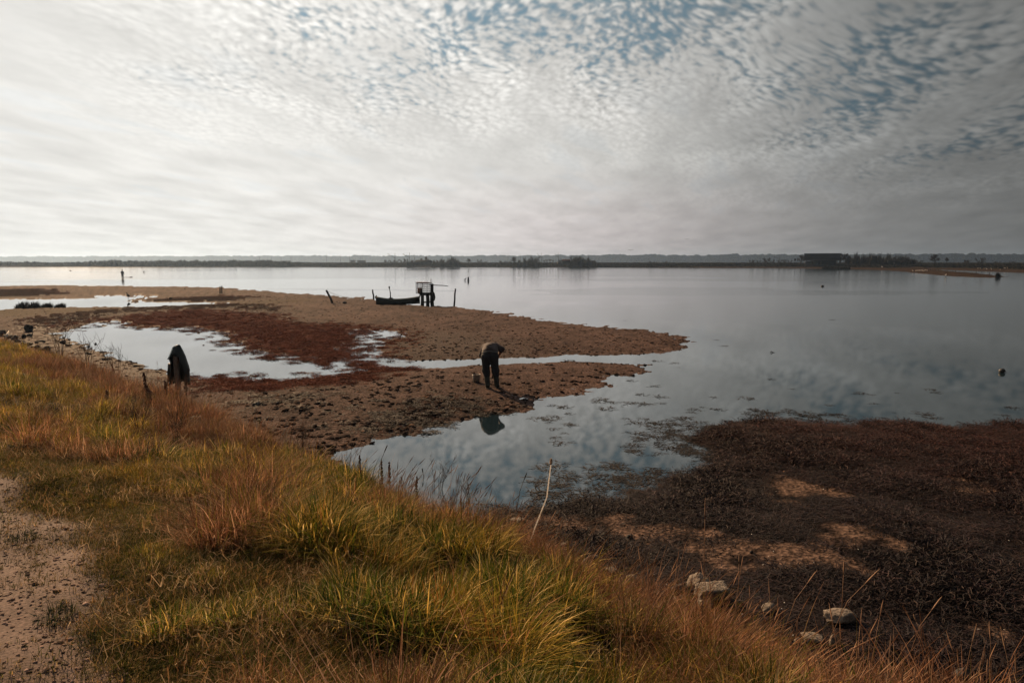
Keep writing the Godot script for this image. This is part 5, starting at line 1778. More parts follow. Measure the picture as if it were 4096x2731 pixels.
func make_far_trees() -> void:
	var forms := [bare_tree(501, 0.28, 0.8, 1), bare_tree(502, 0.15, 0.9, 3), bare_tree(503, 0.35, 0.55, 1), bare_tree(504, 0.05, 1.0, 4), bare_tree(505, 0.15, 0.7, 2)]
	# px of the middle, top, width, base, form, reach, label
	var trees := [
		[1705, 1024, 18, 1048, 2, 420, "thin tall bare tree rising behind the dark hip roofed house"],
		[1686, 1032, 18, 1048, 0, 420, "small bare tree just left of the tall one behind the dark roofed house"],
		[1874, 1033, 24, 1053, 0, 405, "round bare tree standing alone right of the dark roofed house"],
		[2055, 1025, 32, 1054, 0, 400, "dark round bare tree left of the pollarded trees on the far shore"],
		[2104, 1030, 32, 1053, 1, 404, "pale wispy bare tree between two dark round ones on the far shore"],
		[2141, 1024, 36, 1054, 4, 400, "dense bare tree just left of the second pair of net masts"],
		[2306, 1022, 56, 1054, 1, 398, "wide spreading bare tree right of the red roofed shed"],
		[2343, 1028, 26, 1054, 4, 398, "bare tree touching the right side of the wide spreading tree"],
		[3066, 1031, 34, 1056, 4, 395, "bare tree in the thin scrub left of the big stilt hut"],
		[3205, 1020, 36, 1056, 0, 392, "rounded willow tree just left of the big stilt hut"],
		[3363, 1016, 34, 1055, 2, 395, "tall bare tree at the right wall of the big stilt hut"],
		[3384, 1015, 30, 1055, 0, 396, "second tall bare tree right of the big stilt hut"],
		[3411, 1022, 30, 1055, 4, 394, "bare tree right of the tall pair beside the big stilt hut"],
		[3430, 1023, 26, 1055, 0, 394, "bare tree in the middle of the row between hut and dark tower"],
		[3458, 1025, 22, 1055, 2, 394, "slender bare tree in the row left of the dark tower"],
		[3475, 1028, 24, 1055, 0, 394, "bare tree next to the dark tower on its left"],
		[3594, 1024, 52, 1056, 1, 390, "wide dark bare tree right of the sloping roofed shed"],
		[3624, 1029, 34, 1056, 4, 390, "lower bare tree beside the wide dark one at the right"],
		[3740, 1021, 36, 1055, 0, 400, "round dark tree standing alone near the right end of the far shore"],
		[3788, 1031, 14, 1052, 2, 430, "slim pale bare tree right of the lone round tree"],
		[3925, 1033, 34, 1056, 3, 400, "low spreading bush tree near the right edge of the far shore"]]
	var turn := 0.0
	for t in trees:
		turn += 1.7
		var base := at_range(t[0], t[3], t[5])
		var u: float = px_size(base)
		var form: Node3D = forms[t[4]]
		var sz: Vector2 = form.get_meta("size")
		var c := copy(form, "bare_tree", t[6], base, turn, Vector3((t[2] * u) / sz.y, (t[3] - t[1]) * u / sz.x, (t[2] * u) / sz.y))
		tag(c, t[6], "tree")
	var shrubs := [[1545, 1037, 28, 1054, 405], [1566, 1039, 22, 1054, 405], [1586, 1038, 24, 1054, 404], [1610, 1036, 26, 1054, 404], [1624, 1032, 22, 1054, 406], [1649, 1040, 22, 1054, 404], [1742, 1040, 24, 1054, 404], [1754, 1038, 20, 1054, 406], [1772, 1037, 24, 1054, 406], [1793, 1041, 22, 1054, 404], [1813, 1038, 18, 1053, 408], [1836, 1044, 26, 1054, 404], [1918, 1036, 24, 1053, 404], [1938, 1043, 28, 1054, 402], [2001, 1040, 12, 1052, 410], [2012, 1044, 26, 1053, 404], [2034, 1043, 18, 1053, 404], [2240, 1035, 20, 1052, 410], [2374, 1040, 16, 1053, 404], [2360, 1042, 22, 1054, 402], [2607, 1043, 26, 1055, 395], [2662, 1044, 22, 1055, 395], [3009, 1038, 26, 1056, 394], [3035, 1041, 18, 1056, 394], [3090, 1036, 24, 1056, 396], [3118, 1038, 20, 1056, 396], [3138, 1035, 24, 1056, 394], [3160, 1040, 20, 1056, 392], [3250, 1026, 16, 1055, 390], [3505, 1034, 24, 1056, 392], [3522, 1032, 24, 1056, 393], [3543, 1034, 22, 1056, 393], [3568, 1033, 18, 1052, 402], [3642, 1036, 22, 1056, 392], [3681, 1041, 24, 1055, 398], [3660, 1040, 22, 1055, 396], [3866, 1041, 26, 1055, 400], [4051, 1045, 20, 1054, 400], [3990, 1046, 24, 1054, 400]]
	shrubs.sort_custom(func(a, b): return a[0] < b[0])
	var order := [0, 0, 0, 0, 0, 0, 0]
	for q in shrubs:
		turn += 2.3
		var base := at_range(q[0], q[3], q[4])
		var u: float = px_size(base)
		var form: Node3D = forms[[1, 3, 4][int(q[0]) % 3]]
		var sz: Vector2 = form.get_meta("size")
		var c := copy(form, "bare_shrub", "", base, turn, Vector3(q[2] * u / sz.y, (q[3] - q[1]) * u / sz.x, q[2] * u / sz.y))
		var stretch := 0 if q[0] < 1660 else (1 if q[0] < 1860 else (2 if q[0] < 2100 else (3 if q[0] < 2500 else (4 if q[0] < 2900 else (5 if q[0] < 3300 else 6)))))
		order[stretch] += 1
		tag(c, "bare grey shrub, %s from the left %s" % [ORDER[order[stretch] - 1], ["left of the dark house", "just right of the dark house", "between the lone round tree and the pollards", "around the red roofed shed", "on the bare stretch of shore in the middle", "left of the big stilt hut", "right of the big stilt hut"][stretch]], "shrub", "bare shrubs along the far shore")
	# pollards by the red roofed shed
	var pn := 0
	for q in [[2079, 1041, 14, 1052], [2155, 1038, 14, 1053], [2177, 1040, 16, 1053], [2188, 1038, 12, 1053], [2200, 1037, 18, 1053], [2212, 1040, 14, 1053]]:
		var base := at_range(q[0], q[3], 402)
		var u: float = px_size(base)
		pn += 1
		var o := thing("pollard_tree", "pollarded bare tree with knobbly stubs, %s from the left near the red roofed shed" % ORDER[pn - 1], "tree", base, q[0] * 0.3, "pollarded trees by the red roofed shed")
		var s := Shaper.new()
		var h: float = (q[3] - q[1]) * u
		s.tube(PackedVector3Array([Vector3(0, -0.2, 0), Vector3(0.05, h * 0.55, 0)]), PackedFloat32Array([0.2, 0.16]), 7)
		part("trunk", s.done(true), paint(Color(0.035, 0.03, 0.028), 0.95), o)
		for k in 5:
			var a := TAU * k / 5.0
			var l := Shaper.new()
			var p := Vector3(cos(a) * 0.25 * q[2] * u, h * 0.8, sin(a) * 0.25 * q[2] * u)
			l.tube(PackedVector3Array([Vector3(0.05, h * 0.5, 0), p, p * 1.2 + Vector3(0, h * 0.02, 0)]), PackedFloat32Array([0.10, 0.09, 0.16]), 6)
			part("limb", l.done(true), paint(Color(0.035, 0.03, 0.028), 0.95), o)
	for f in forms:
		f.free()

func bush_mesh(sd: int, n: int, size: Vector3, leaf: float) -> ArrayMesh:
	var r := RandomNumberGenerator.new()
	r.seed = sd
	var s := Shaper.new()
	for i in n:
		var a := r.randf() * TAU
		var q := sqrt(r.randf())
		var top := sqrt(maxf(1.0 - q * q, 0.0)) * r.randf_range(0.5, 1.0)
		var foot := Vector3(cos(a) * q * 0.75, 0.0, sin(a) * q * 0.75) * size
		var k := r.randf_range(0.6, 1.4)
		s.tint = Color(k, k, k)
		s.leaf(foot + Vector3(0, size.y * top * r.randf_range(-0.1, 0.5), 0), Vector3(cos(a), 0, sin(a)) * size.x * r.randf_range(0.05, 0.25), size.y * (0.25 + 0.6 * top), leaf * r.randf_range(0.6, 1.5), 2, 0.2)
	return s.bare()

func build_far_growth() -> void:
	# low salt scrub on the far levee
	var scrub := tinted(0.95)
	var forms := [bush_mesh(520, 110, Vector3(1.9, 1.0, 1.4), 0.13), bush_mesh(521, 110, Vector3(2.4, 0.8, 1.6), 0.14)]
	var spots := [[], []]
	var tints := [[], []]
	for i in 36000:
		var a := deg_to_rad(rng.randf_range(-42.0, 42.0))
		var r := EYE * LENS / (rng.randf_range(2.6, 11.5) if i % 2 == 0 else rng.randf_range(4.4, 6.3))
		var x := r * sin(a)
		var z := -r * cos(a)
		var ff := field("far", x, z)
		if ff < (2.0 + rng.randf() * 4.0 if x < 100.0 else 9.0 + rng.randf() * 8.0):
			continue
		var k := i % 2
		var n := wide_n.get_noise_2d(x * 0.2, z * 0.2)
		var g := rng.randf_range(0.5, 1.0) * (1.0 + 0.6 * n)
		# a long thicket stands higher on the left
		var up := smoothstep(-16.0, -20.0, rad_to_deg(a)) * smoothstep(-34.0, -30.0, rad_to_deg(a))
		up += 0.6 * smoothstep(-32.0, -38.0, rad_to_deg(a))
		# denser thickets round the houses
		if r > 388.0 and r < 425.0:
			for w in [[1535, 1660], [1735, 1835], [2040, 2160], [2285, 2380], [3380, 3560], [3580, 3650]]:
				var px := 2048.0 + tan(a) * LENS * 4.0
				if px > w[0] and px < w[1]:
					up += 2.8 * rng.randf()
		spots[k].append(place(Vector3(x, height(x, z) - 0.1, z), rng.randf() * TAU, g * 1.2, 1.0 + 2.0 * up))
		var t := rng.randf_range(0.7, 1.3)
		tints[k].append(Color(0.034, 0.034, 0.027) * t)
	for k in 2:
		scatter("far_scrub", forms[k], scrub, spots[k], tints[k], "low dark salt scrub covering the far shore of the lagoon", "scrub")
	# umbrella pines, a wood that reads as one mass
	var crown := Shaper.new()
	var r2 := RandomNumberGenerator.new()
	r2.seed = 530
	for i in 420:
		var a := r2.randf() * TAU
		var q := sqrt(r2.randf())
		var y := 8.0 + (1.0 - q * q) * 5.2 * r2.randf_range(0.55, 1.0)
		var c := Vector3(cos(a) * q * 6.0, y, sin(a) * q * 6.0)
		var k := r2.randf_range(0.7, 1.3)
		crown.tint = Color(0.030, 0.042, 0.022) * k
		for m in 3:
			var d := Vector3(r2.randfn(), r2.randfn() * 0.5, r2.randfn()).normalized() * 0.9
			var e := d.cross(Vector3(r2.randfn(), r2.randfn(), r2.randfn())).normalized() * 0.5
			crown.quad(c - d - e, c + d - e, c + d + e, c - d + e)
	crown.tint = Color(0.05, 0.04, 0.032)
	crown.tube(PackedVector3Array([Vector3(0, -1, 0), Vector3(0.3, 5, 0), Vector3(0, 9.5, 0)]), PackedFloat32Array([0.45, 0.35, 0.25]), 6)
	for i in 5:
		var a := TAU * i / 5.0
		crown.tube(PackedVector3Array([Vector3(0.1, 6.0, 0), Vector3(cos(a) * 3.0, 9.4, sin(a) * 3.0)]), PackedFloat32Array([0.2, 0.1]), 5)
	# undergrowth that closes the view between the trunks
	for i in 150:
		var c := Vector3(r2.randf_range(-6, 6), r2.randf_range(0.0, 7.5), r2.randf_range(-6, 6))
		var k := r2.randf_range(0.7, 1.3)
		crown.tint = Color(0.034, 0.042, 0.026) * k
		var d := Vector3(r2.randfn(), r2.randfn() * 0.4, r2.randfn()).normalized() * 1.4
		var e := d.cross(Vector3(r2.randfn(), r2.randfn(), r2.randfn())).normalized() * 0.9
		crown.quad(c - d - e, c + d - e, c + d + e, c - d + e)
	var pine := crown.bare()
	var where := []
	var tone := []
	for i in 3000:
		var t := rng.randf()
		var line := Vector3(1300, 0, -1310).lerp(Vector3(-3000, 0, -3250), t)
		var p := line + Vector3(0.3, 0, -1.0) * rng.randf_range(0.0, 150.0)
		var n := wide_n.get_noise_2d(p.x * 0.12, 3.0) + 0.5 * wide_n.get_noise_2d(p.x * 0.5, 9.0)
		var g := (1.22 + 0.18 * n) * rng.randf_range(0.92, 1.08)
		where.append(place(Vector3(p.x, 1.6, p.z), rng.randf() * TAU, g * (1.0 + 0.3 * t), 1.05))
		tone.append(Color(1, 1, 1) * rng.randf_range(0.8, 1.2))
	scatter("pine_wood", pine, scrub, where, tone, "long hazy wood of umbrella pines on the horizon", "wood")

# ---------------------------------------------------------------- buildings and masts on the far shore
func wall_box(o: Node3D, called: String, lo: Vector3, hi: Vector3, m: Material, cut := 0.02) -> MeshInstance3D:
	var s := Shaper.new()
	s.box(Transform3D(Basis(), (lo + hi) * 0.5), hi - lo, cut)
	return part(called, s.done(), m, o)

func hip_roof(o: Node3D, called: String, lo: Vector3, hi: Vector3, inset: float, m: Material) -> MeshInstance3D:
	var s := Shaper.new()
	var a := Vector3(lo.x, lo.y, lo.z)
	var b := Vector3(hi.x, lo.y, lo.z)
	var c := Vector3(hi.x, lo.y, hi.z)
	var d := Vector3(lo.x, lo.y, hi.z)
	var e := Vector3(lo.x + inset, hi.y, (lo.z + hi.z) * 0.5)
	var f := Vector3(hi.x - inset, hi.y, (lo.z + hi.z) * 0.5)
	s.quad(d, e, f, c)
	s.quad(b, f, e, a)
	s.tri(a, e, d)
	s.tri(c, f, b)
	s.quad(a, d, c, b)
	return part(called, s.done(), m, o)

func make_buildings() -> void:
	var black := with_grain(paint(Color(0.022, 0.028, 0.029), 0.9), noise(611, 0.02, 4), 256, 0.5, 1.0, Vector3(0.6, 2, 0.6), 0.0, false)
	var wood := paint(Color(0.060, 0.050, 0.044), 0.9)
	var pale := paint(Color(0.30, 0.27, 0.25), 0.9)
	# the big hut on stilts
	var base := at_range(3289, 1054.5, 385)
	var u := px_size(base)
	var hut := thing("stilt_hut", "large black box shaped hut raised on stilts on the far shore", "hut", base, -0.42)
	var w := 60.0 * u
	var y0 := 13.5 * u
	var y1 := 35.5 * u
	wall_box(hut, "wall", Vector3(-w, y0, -4.0), Vector3(w, y1, 4.0), black)
	wall_box(hut, "roof", Vector3(-w - 0.2, y1 + 0.003, -4.3), Vector3(w + 0.2, y1 + 0.22, 4.4), paint(Color(0.016, 0.03, 0.028), 0.7))
	wall_box(hut, "floor", Vector3(-w, y0 - 0.25, -4.0), Vector3(w, y0 - 0.003, 4.0), wood)
	for i in 9:
		var x := lerpf(-w + 0.05, w - 0.05, i / 8.0)
		wall_box(hut, "cladding_strip", Vector3(x - 0.05, y0 + 0.05, 4.003), Vector3(x + 0.05, y1 - 0.05, 4.06), black, 0.0)
	for x in [-w + 1.0, -w + 3.9, -0.5, w - 1.6, w - 0.3]:
		for z in [-3.5, 3.5]:
			wall_box(hut, "stilt", Vector3(x - 0.16, -0.8, z - 0.16), Vector3(x + 0.16, y0 - 0.255, z + 0.16), wood)
	wall_box(hut, "lower_room", Vector3(-w + 4.4, -0.4, -3.3), Vector3(w - 2.0, y0 - 0.26, 2.6), black)
	wall_box(hut, "pale_panel", Vector3(-w + 1.3, -0.3, -3.6), Vector3(-w + 3.7, y0 - 0.5, -3.4), paint(Color(0.10, 0.12, 0.12), 0.8))
	wall_box(hut, "pale_panel", Vector3(-w + 4.3, -0.3, 2.7), Vector3(-w + 6.6, y0 - 0.6, 2.8), paint(Color(0.05, 0.07, 0.055), 0.8))
	wall_box(hut, "end_board", Vector3(w + 0.01, y1 - 1.6, 3.2), Vector3(w + 0.12, y1 - 0.9, 4.2), paint(Color(0.6, 0.6, 0.58), 0.7))
	for q in [[3219, 1058, 1045], [3257, 1059, 1054], [3290, 1058, 1045]]:
		stake("pale_post", q[0], q[1], q[0], q[2], 0.14, ["pale post in front of the willow left of the big stilt hut", "short pale post before the left end of the big stilt hut", "tall pale post before the middle of the big stilt hut"][[3219, 3257, 3290].find(q[0])], Color(0.16, 0.14, 0.13))
	# little box on a pole
	base = at_range(3181, 1055, 392)
	u = px_size(base)
	var box := thing("pole_box", "small dark box on a pole left of the willow tree", "box", base, -0.44)
	wall_box(box, "cabin", Vector3(-3.2 * u, 12.0 * u, -0.4), Vector3(3.2 * u, 19.0 * u, 0.5), black)
	wall_box(box, "pole", Vector3(-0.09, -0.5, -0.09), Vector3(0.09, 12.0 * u - 0.003, 0.09), wood)
	# dark tower
	base = at_range(3498, 1056, 390)
	u = px_size(base)
	var tower := thing("dark_tower", "dark narrow tower cabin among the bare trees right of the hut", "tower", base, -0.44)
	wall_box(tower, "cabin", Vector3(-8.5 * u, 9.0 * u, -1.2), Vector3(8.5 * u, 28.0 * u, 1.2), black)
	wall_box(tower, "roof", Vector3(-9.2 * u, 28.0 * u + 0.003, -1.35), Vector3(9.2 * u, 29.2 * u, 1.35), wood)
	for x in [-7.5, 7.5]:
		for z in [-1.0, 1.0]:
			wall_box(tower, "leg", Vector3(x * u - 0.1, -0.6, z - 0.1), Vector3(x * u + 0.1, 9.0 * u - 0.003, z + 0.1), wood)
	# sloping shed and the low one beside it
	base = at_range(3575, 1057, 388)
	u = px_size(base)
	var shed := thing("sloping_shed", "black shed with a sloping roof at the left of the wide bare tree", "shed", base, -0.44)
	var s := Shaper.new()
	var ring0 := PackedVector3Array([Vector3(-18 * u, -0.3, -2), Vector3(-18 * u, -0.3, 2), Vector3(18 * u, -0.3, 2), Vector3(18 * u, -0.3, -2)])
	var ring1 := PackedVector3Array([Vector3(-18 * u, 14 * u, -2), Vector3(-18 * u, 14 * u, 2), Vector3(18 * u, 10 * u, 2), Vector3(18 * u, 10 * u, -2)])
	s.skin([ring0, ring1])
	part("wall", s.done(), black, shed)
	var rs := Shaper.new()
	rs.box(Transform3D(Basis(Vector3.BACK, -atan2(4.0, 36.0)), Vector3(0, 12.6 * u, 0)), Vector3(38 * u, 0.14, 4.4), 0.02)
	part("roof", rs.done(), paint(Color(0.05, 0.045, 0.042), 0.9), shed)
	wall_box(shed, "door", Vector3(-2 * u, -0.3, 2.003), Vector3(4 * u, 8 * u, 2.05), wood, 0.0)
	base = at_range(3546, 1057, 388)
	var low := thing("low_shed", "low black shed beside the sloping roofed shed", "shed", base, -0.44)
	wall_box(low, "wall", Vector3(-8 * u, -0.3, -1.4), Vector3(8 * u, 6.2 * u, 1.4), black)
	wall_box(low, "roof", Vector3(-9 * u, 6.2 * u + 0.003, -1.6), Vector3(9 * u, 7.2 * u, 1.6), wood)
	# dark hip roofed house
	base = at_range(1694, 1054, 410)
	u = px_size(base)
	var house := thing("dark_house", "long dark house with a hip roof and chimney on the far shore", "house", base)
	var grey := paint(Color(0.032, 0.038, 0.034), 0.95)
	wall_box(house, "wall", Vector3(-34 * u, -0.4, -3), Vector3(34 * u, 6.5 * u, 3), grey)
	var roof := hip_roof(house, "roof", Vector3(-36.5 * u, 6.5 * u + 0.003, -3.6), Vector3(36.5 * u, 14.5 * u, 3.6), 9 * u, paint(Color(0.014, 0.017, 0.016), 1.0, 0.1))
	wall_box(house, "chimney", Vector3(16.5 * u, 12 * u, -0.4), Vector3(20 * u, 19 * u, 0.4), grey).reparent(roof, false)
	for x in [-22.0, -6.0, 12.0]:
		wall_box(house, "window", Vector3(x * u, 1.5 * u, 3.003), Vector3((x + 5.0) * u, 5 * u, 3.06), paint(Color(0.02, 0.025, 0.03), 0.2), 0.0)
	# red roofed shed
	base = at_range(2265, 1053, 402)
	u = px_size(base)
	var red := thing("red_roofed_shed", "small dark shed with a dull red tiled roof beside bare trees", "shed", base)
	wall_box(red, "wall", Vector3(-16 * u, -0.4, -2), Vector3(16 * u, 8.6 * u, 2), paint(Color(0.03, 0.03, 0.03), 0.9))
	var rr := Shaper.new()
	rr.box(Transform3D(Basis(Vector3.RIGHT, 0.42), Vector3(0, 11.6 * u, 1.4)), Vector3(33 * u, 0.16, 3.2), 0.02)
	rr.box(Transform3D(Basis(Vector3.RIGHT, -0.42), Vector3(0, 11.6 * u, -1.4)), Vector3(33 * u, 0.16, 3.2), 0.02)
	part("roof", rr.done(), with_grain(paint(Color(0.085, 0.042, 0.034), 1.0, 0.1), noise(612, 0.05, 3), 256, 0.5, 1.0, Vector3(1, 1, 1), 0.0, false), red)
	wall_box(red, "lean_to", Vector3(-35 * u, -0.4, -1.6), Vector3(-16 * u - 0.003, 6.0 * u, 1.6), paint(Color(0.10, 0.10, 0.10), 0.9))
	wall_box(red, "lean_to_roof", Vector3(-36 * u, 7.2 * u, -1.9), Vector3(-16 * u - 0.003, 8.4 * u, 1.9), wood)
	# faint sheds far off on the left
	for q in [[1142, 1049, 26, 6, "long low faint shed far off on the left horizon"], [1411, 1049, 14, 8, "smaller of two pale faint sheds left of the first net mast"], [1446, 1049, 28, 8, "wider of two pale faint sheds left of the first net mast"]]:
		base = at_range(q[0], q[1], 700)
		u = px_size(base)
		var f := thing("faint_shed", q[4], "shed", base)
		wall_box(f, "wall", Vector3(-q[2] * 0.5 * u, -1.0, -3), Vector3(q[2] * 0.5 * u, (q[3] - 2.0) * u, 3), paint(Color(0.09, 0.085, 0.08), 0.9))
		wall_box(f, "roof", Vector3(-(q[2] * 0.5 + 1.5) * u, (q[3] - 2.0) * u + 0.003, -3.6), Vector3((q[2] * 0.5 + 1.5) * u, q[3] * u, 3.6), paint(Color(0.06, 0.055, 0.052), 0.9))
	# net masts
	var n := 0
	for q in [[1580, 1013, 1551, 1015, 1032, "leftmost net mast with a slanting boom above the far scrub"], [1638, 1010, 1611, 1016, 1031, "net mast with a slanting boom and a perched bird, second from left"], [2165.5, 1012, 2147, 1014, 1030, "net mast with a slanting boom right of the dense bare tree"], [2233, 1012, 2219, 1015, 1029, "net mast with a slanting boom at the left of the red roofed shed"], [3120, 1024, 3096, 1028, 1036, "short net mast with a boom in the scrub left of the stilt hut"]]:
		base = at_range(q[0], 1053, 400)
		u = px_size(base)
		var o := thing("net_mast", q[5], "mast", base)
		var ms := Shaper.new()
		var h: float = (1053 - q[1]) * u
		ms.tube(PackedVector3Array([Vector3(0, -0.5, 0), Vector3(0.02, h * 0.5, 0), Vector3(0, h, 0)]), PackedFloat32Array([0.11, 0.10, 0.085]), 7)
		part("mast", ms.done(true), paint(Color(0.03, 0.03, 0.03), 0.9), o)
		var bs := Shaper.new()
		var root := Vector3(0, (1053 - q[4]) * u, 0.12)
		var tip := Vector3((q[2] - q[0]) * u, (1053 - q[3]) * u, 0.12)
		bs.tube(PackedVector3Array([root, root.lerp(tip, 0.5) - Vector3(0, 0.08, 0), tip]), PackedFloat32Array([0.10, 0.09, 0.07]), 6)
		part("boom", bs.done(true), paint(Color(0.035, 0.032, 0.03), 0.9), o)
		var ls := Shaper.new()
		ls.tube(PackedVector3Array([Vector3(0, h * 0.98, 0.03), tip]), PackedFloat32Array([0.02, 0.02]), 4)
		part("stay", ls.done(), paint(Color(0.05, 0.05, 0.05), 0.9), o)
	n = 0
	for q in [[1659, 1028, 1052, 400, 0.16], [2031.5, 1018, 1050, 440, 0.09], [2081, 1016, 1050, 440, 0.09], [2122, 1022, 1050, 440, 0.09], [2170, 1021, 1052, 420, 0.08], [2224, 1028, 1052, 405, 0.10], [1038, 1025, 1049, 600, 0.12], [1085, 1026, 1049, 600, 0.12], [1124, 1027, 1049, 600, 0.12], [1163, 1025, 1049, 620, 0.12], [1168, 1026, 1049, 620, 0.12], [1306, 1018, 1049, 620, 0.12], [1361, 1019, 1049, 620, 0.12], [1398, 1023, 1049, 620, 0.12], [1442, 1020, 1049, 640, 0.12], [1448, 1022, 1049, 640, 0.12]]:
		base = at_range(q[0], q[2], q[3])
		u = px_size(base)
		var ms := Shaper.new()
		ms.tube(PackedVector3Array([Vector3(0, -0.8, 0), Vector3(0, (q[2] - q[1]) * u, 0)]), PackedFloat32Array([q[4], q[4] * 0.8]), 6)
		if n == 0:
			solo("dark_pole", ms.done(true), paint(Color(0.025, 0.025, 0.025), 0.9), "thick dark pole at the left gable of the dark hip roofed house", "pole", base)
		else:
			solo("thin_mast", ms.done(true), paint(Color(0.05, 0.048, 0.046), 0.9), "thin bare mast, %s from the left of those %s the dark roofed house" % [ORDER[n - 6 if n > 5 else n - 1], "left of" if n > 5 else "right of"], "mast", base, "thin masts along the far shore")
		n += 1

# ---------------------------------------------------------------- birds and floats
func bird_mesh(part_of: int) -> ArrayMesh:
	var s := Shaper.new()
	if part_of == 0:       # body with neck and head, facing +x
		return body_net([[Vector3(-0.16, 0.30, 0), 0.03, Vector3(0.0, 0.30, 0), 0.085], [Vector3(0.0, 0.30, 0), 0.085, Vector3(0.12, 0.34, 0), 0.06], [Vector3(0.12, 0.35, 0), 0.04, Vector3(0.16, 0.48, 0), 0.024], [Vector3(0.16, 0.48, 0), 0.03, Vector3(0.20, 0.50, 0), 0.024], [Vector3(-0.16, 0.30, 0), 0.025, Vector3(-0.27, 0.29, 0), 0.010]], 0.02, 0.03)
	if part_of == 1:
		s.tube(PackedVector3Array([Vector3(0.21, 0.50, 0), Vector3(0.30, 0.48, 0)]), PackedFloat32Array([0.012, 0.004]), 6)
	elif part_of == 2:
		s.tube(PackedVector3Array([Vector3(0.0, 0.24, 0.03), Vector3(0.01, 0.12, 0.03), Vector3(0.0, -0.02, 0.03)]), PackedFloat32Array([0.012, 0.009, 0.009]), 5)
	else:
		s.skin([PackedVector3Array([Vector3(0.08, 0.02, 0), Vector3(0.0, 0.035, 0), Vector3(-0.08, 0.02, 0), Vector3(0.0, 0.01, 0)]), PackedVector3Array([Vector3(0.10, 0.13, 0.28), Vector3(0.03, 0.14, 0.28), Vector3(-0.05, 0.125, 0.28), Vector3(0.03, 0.12, 0.28)]), PackedVector3Array([Vector3(0.0, 0.07, 0.62), Vector3(-0.02, 0.075, 0.62), Vector3(-0.05, 0.07, 0.62), Vector3(-0.02, 0.065, 0.62)])])
	return s.done(true)

func standing_bird(tone: Color) -> Node3D:
	var o := Node3D.new()
	part("body", bird_mesh(0), paint(tone, 0.8), o)
	part("beak", bird_mesh(1), paint(Color(0.05, 0.04, 0.03), 0.6), o)
	var leg := bird_mesh(2)
	part("leg", leg, paint(Color(0.06, 0.045, 0.04), 0.7), o)
	part("leg", leg, paint(Color(0.06, 0.045, 0.04), 0.7), o).position.z = -0.06
	return o

